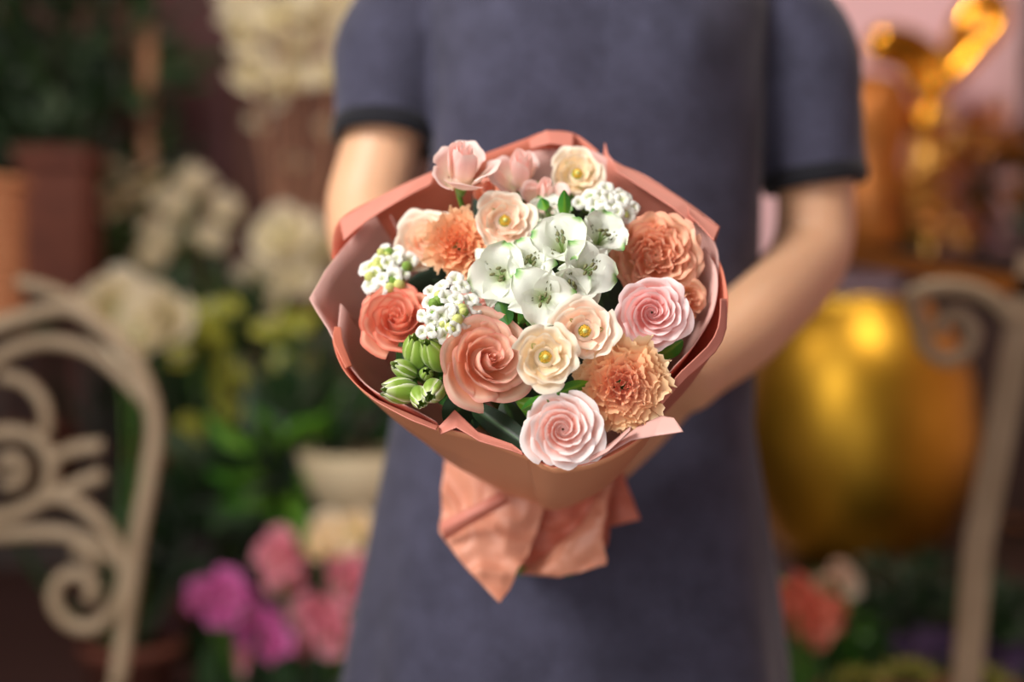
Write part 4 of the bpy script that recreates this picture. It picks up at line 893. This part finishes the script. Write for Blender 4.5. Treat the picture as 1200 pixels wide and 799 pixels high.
pot(gs, 0, .09, .13); leafball(gs, 'foliage', (0, 0, .36), (.14, .10, .20), 110, .11, .05, 'bgleaf', 36); leafball(gs, 'foliage', (-.02, -.08, .42), (.06, .04, .07), 16, .10, .05, 'brightleaf', 37)
leafball(gs, 'foliage', (-.12, .03, .28), (.16, .10, .16), 90, .11, .05, 'bgleaf', 38)
sp = empty('stone_bowl', (P(425, 0, 2.3).x, 2.32, TL), label='pale stone bowl on a foot beside the dress at the left', cat='bowl')
MB().lathe([(.001, 0), (.07, 0), (.065, .02), (.03, .05), (.028, .30), (.05, .33), (.085, .38), (.11, .45), (.10, .45), (.07, .39), (.001, .37)], 28).build('bowl_body', M['cardboard'], sp)
bplant('cream_flower_pot', 'pot of pale yellow blooms right next to the dress above the pink ones', 'potted plant', P(398, 0, 2.14).x, 2.16, TL, .06, .09, [(385, 628, 24), (412, 622, 22), (400, 640, 18), (370, 640, 14)], 'cream', 6, seed=27, ll=.1, lw=.03)
bplant('pink_rose_pot', 'pot of pink blooms under the pale yellow ones at the lower left', 'potted plant', P(345, 0, 2.10).x, 2.12, TL, .07, .08,
       [(322, 650, 26), (338, 668, 24), (402, 678, 26), (415, 692, 18), (375, 722, 26), (352, 745, 22), (385, 745, 22), (290, 772, 18), (315, 788, 16)], 'bgpink', 8, seed=28, ll=.12)
bplant('magenta_flower_pot', 'pot of magenta blooms left of the pink ones', 'potted plant', P(265, 0, 2.08).x, 2.10, TL, .06, .07,
       [(238, 700, 20), (265, 692, 22), (285, 712, 22), (305, 738, 24), (330, 728, 18), (258, 720, 16), (322, 755, 18)], 'magenta', 8, seed=29, ll=.12)
# lower right
bplant('salmon_flower_pot', 'pot of salmon blooms beside the hem at the lower right', 'potted plant', P(945, 0, 2.0).x, 2.0, .40, .05, .08,
       [(932, 695, 22), (955, 715, 24), (975, 722, 20), (930, 725, 20), (950, 740, 18)], 'bgpeach', 8, 'leaf', seed=41, ll=.12)
bplant('cream_bloom_pot', 'single cream bloom with an orange rim behind the salmon ones', 'potted plant', P(982, 0, 2.15).x, 2.14, .40, .05, .08, [(981, 682, 24, 0)], 'blush', 8, 'brightleaf', seed=42, ll=.15, pet=8)
hs = empty('green_shrub', (P(1100, 0, 2.1).x, 2.17, .40), label='dense dark green bush under the iron chair post at the lower right', cat='potted plant')
pot(hs, 0, .08, .1); leafball(hs, 'foliage', (0, 0, .20), (.17, .09, .12), 420, .035, .018, 'bgleaf', 43); leafball(hs, 'foliage', (.04, 0, .18), (.18, .10, .11), 300, .035, .018, 'bgleaf', 44)
lv = empty('green_shrub', (P(945, 0, 2.3).x, 2.18, .40), label='small bright green plant between the dress and the gold vase', cat='potted plant')
pot(lv, 0, .05, .1); leafball(lv, 'foliage', (0, 0, .20), (.06, .04, .07), 30, .06, .04, 'brightleaf', 45); leafball(lv, 'foliage', (.0, .02, .16), (.09, .05, .09), 60, .05, .03, 'bgleaf', 46)
for i, (px, py, lab) in enumerate([(1005, 795, 'yellow-green succulent rosette at the bottom near the salmon flowers'), (1065, 785, 'yellow-green succulent rosette in the middle of the bottom row'), (1150, 792, 'yellow-green succulent rosette near the bottom right corner')]):
    z0 = .40; c = P(px, py - 14, 1.97); so_ = empty('succulent', (c.x, c.y, z0), label=lab, cat='succulent', group='succulents in the lower right corner'); rn = random.Random(50 + i)
    MB().lathe([(.001, 0), (.05, 0), (.06, c.z - z0 - .03), (.001, c.z - z0 - .03)], 20).build('pot', M['terracotta'], so_)
    for q in range(26):
        mb = MB(); t = q / 25; a = q * 2.4; leaf_mesh(mb, (0, 0, c.z - z0 - .035), (math.cos(a) * (.3 + t), math.sin(a) * (.3 + t), 1.1 - .7 * t), (-math.sin(a), math.cos(a), 0), .035 + .02 * t, .022, -.15, .25, 4, 5); mb.build('leaf', M['succ'], so_)
bplant('purple_flower_pot', 'pot of dusky purple blooms in front of the dark green bush', 'potted plant', P(1110, 0, 2.02).x, 2.04, .40, .07, .06,
       [(1062, 758, 14), (1085, 752, 16), (1108, 758, 16), (1130, 762, 16), (1155, 770, 16), (1180, 775, 15), (1095, 772, 14), (1140, 780, 14), (1195, 765, 14)], 'purple', 8, seed=47, ll=.08, lw=.025)

# repeats of one kind share a group phrase
for stem_, phrase in (('rose', 'roses in the bouquet'), ('spray_rose', 'spray roses in the bouquet'), ('rosebud', 'rosebuds in the bouquet'), ('carnation', 'carnations in the bouquet'),
                      ('alstroemeria', 'white alstroemerias in the bouquet'), ('stock_flower_spike', 'white stock spikes in the bouquet'), ('foliage_sprig', 'green sprigs in the bouquet'),
                      ('garden_chair', 'scrolled iron garden chairs'), ('display_table', 'dark display tables'), ('orchid', 'white orchids at the upper left')):
    for o in list(COL.objects):
        if o.parent is None and o.name.split('.')[0] == stem_: o['group'] = phrase
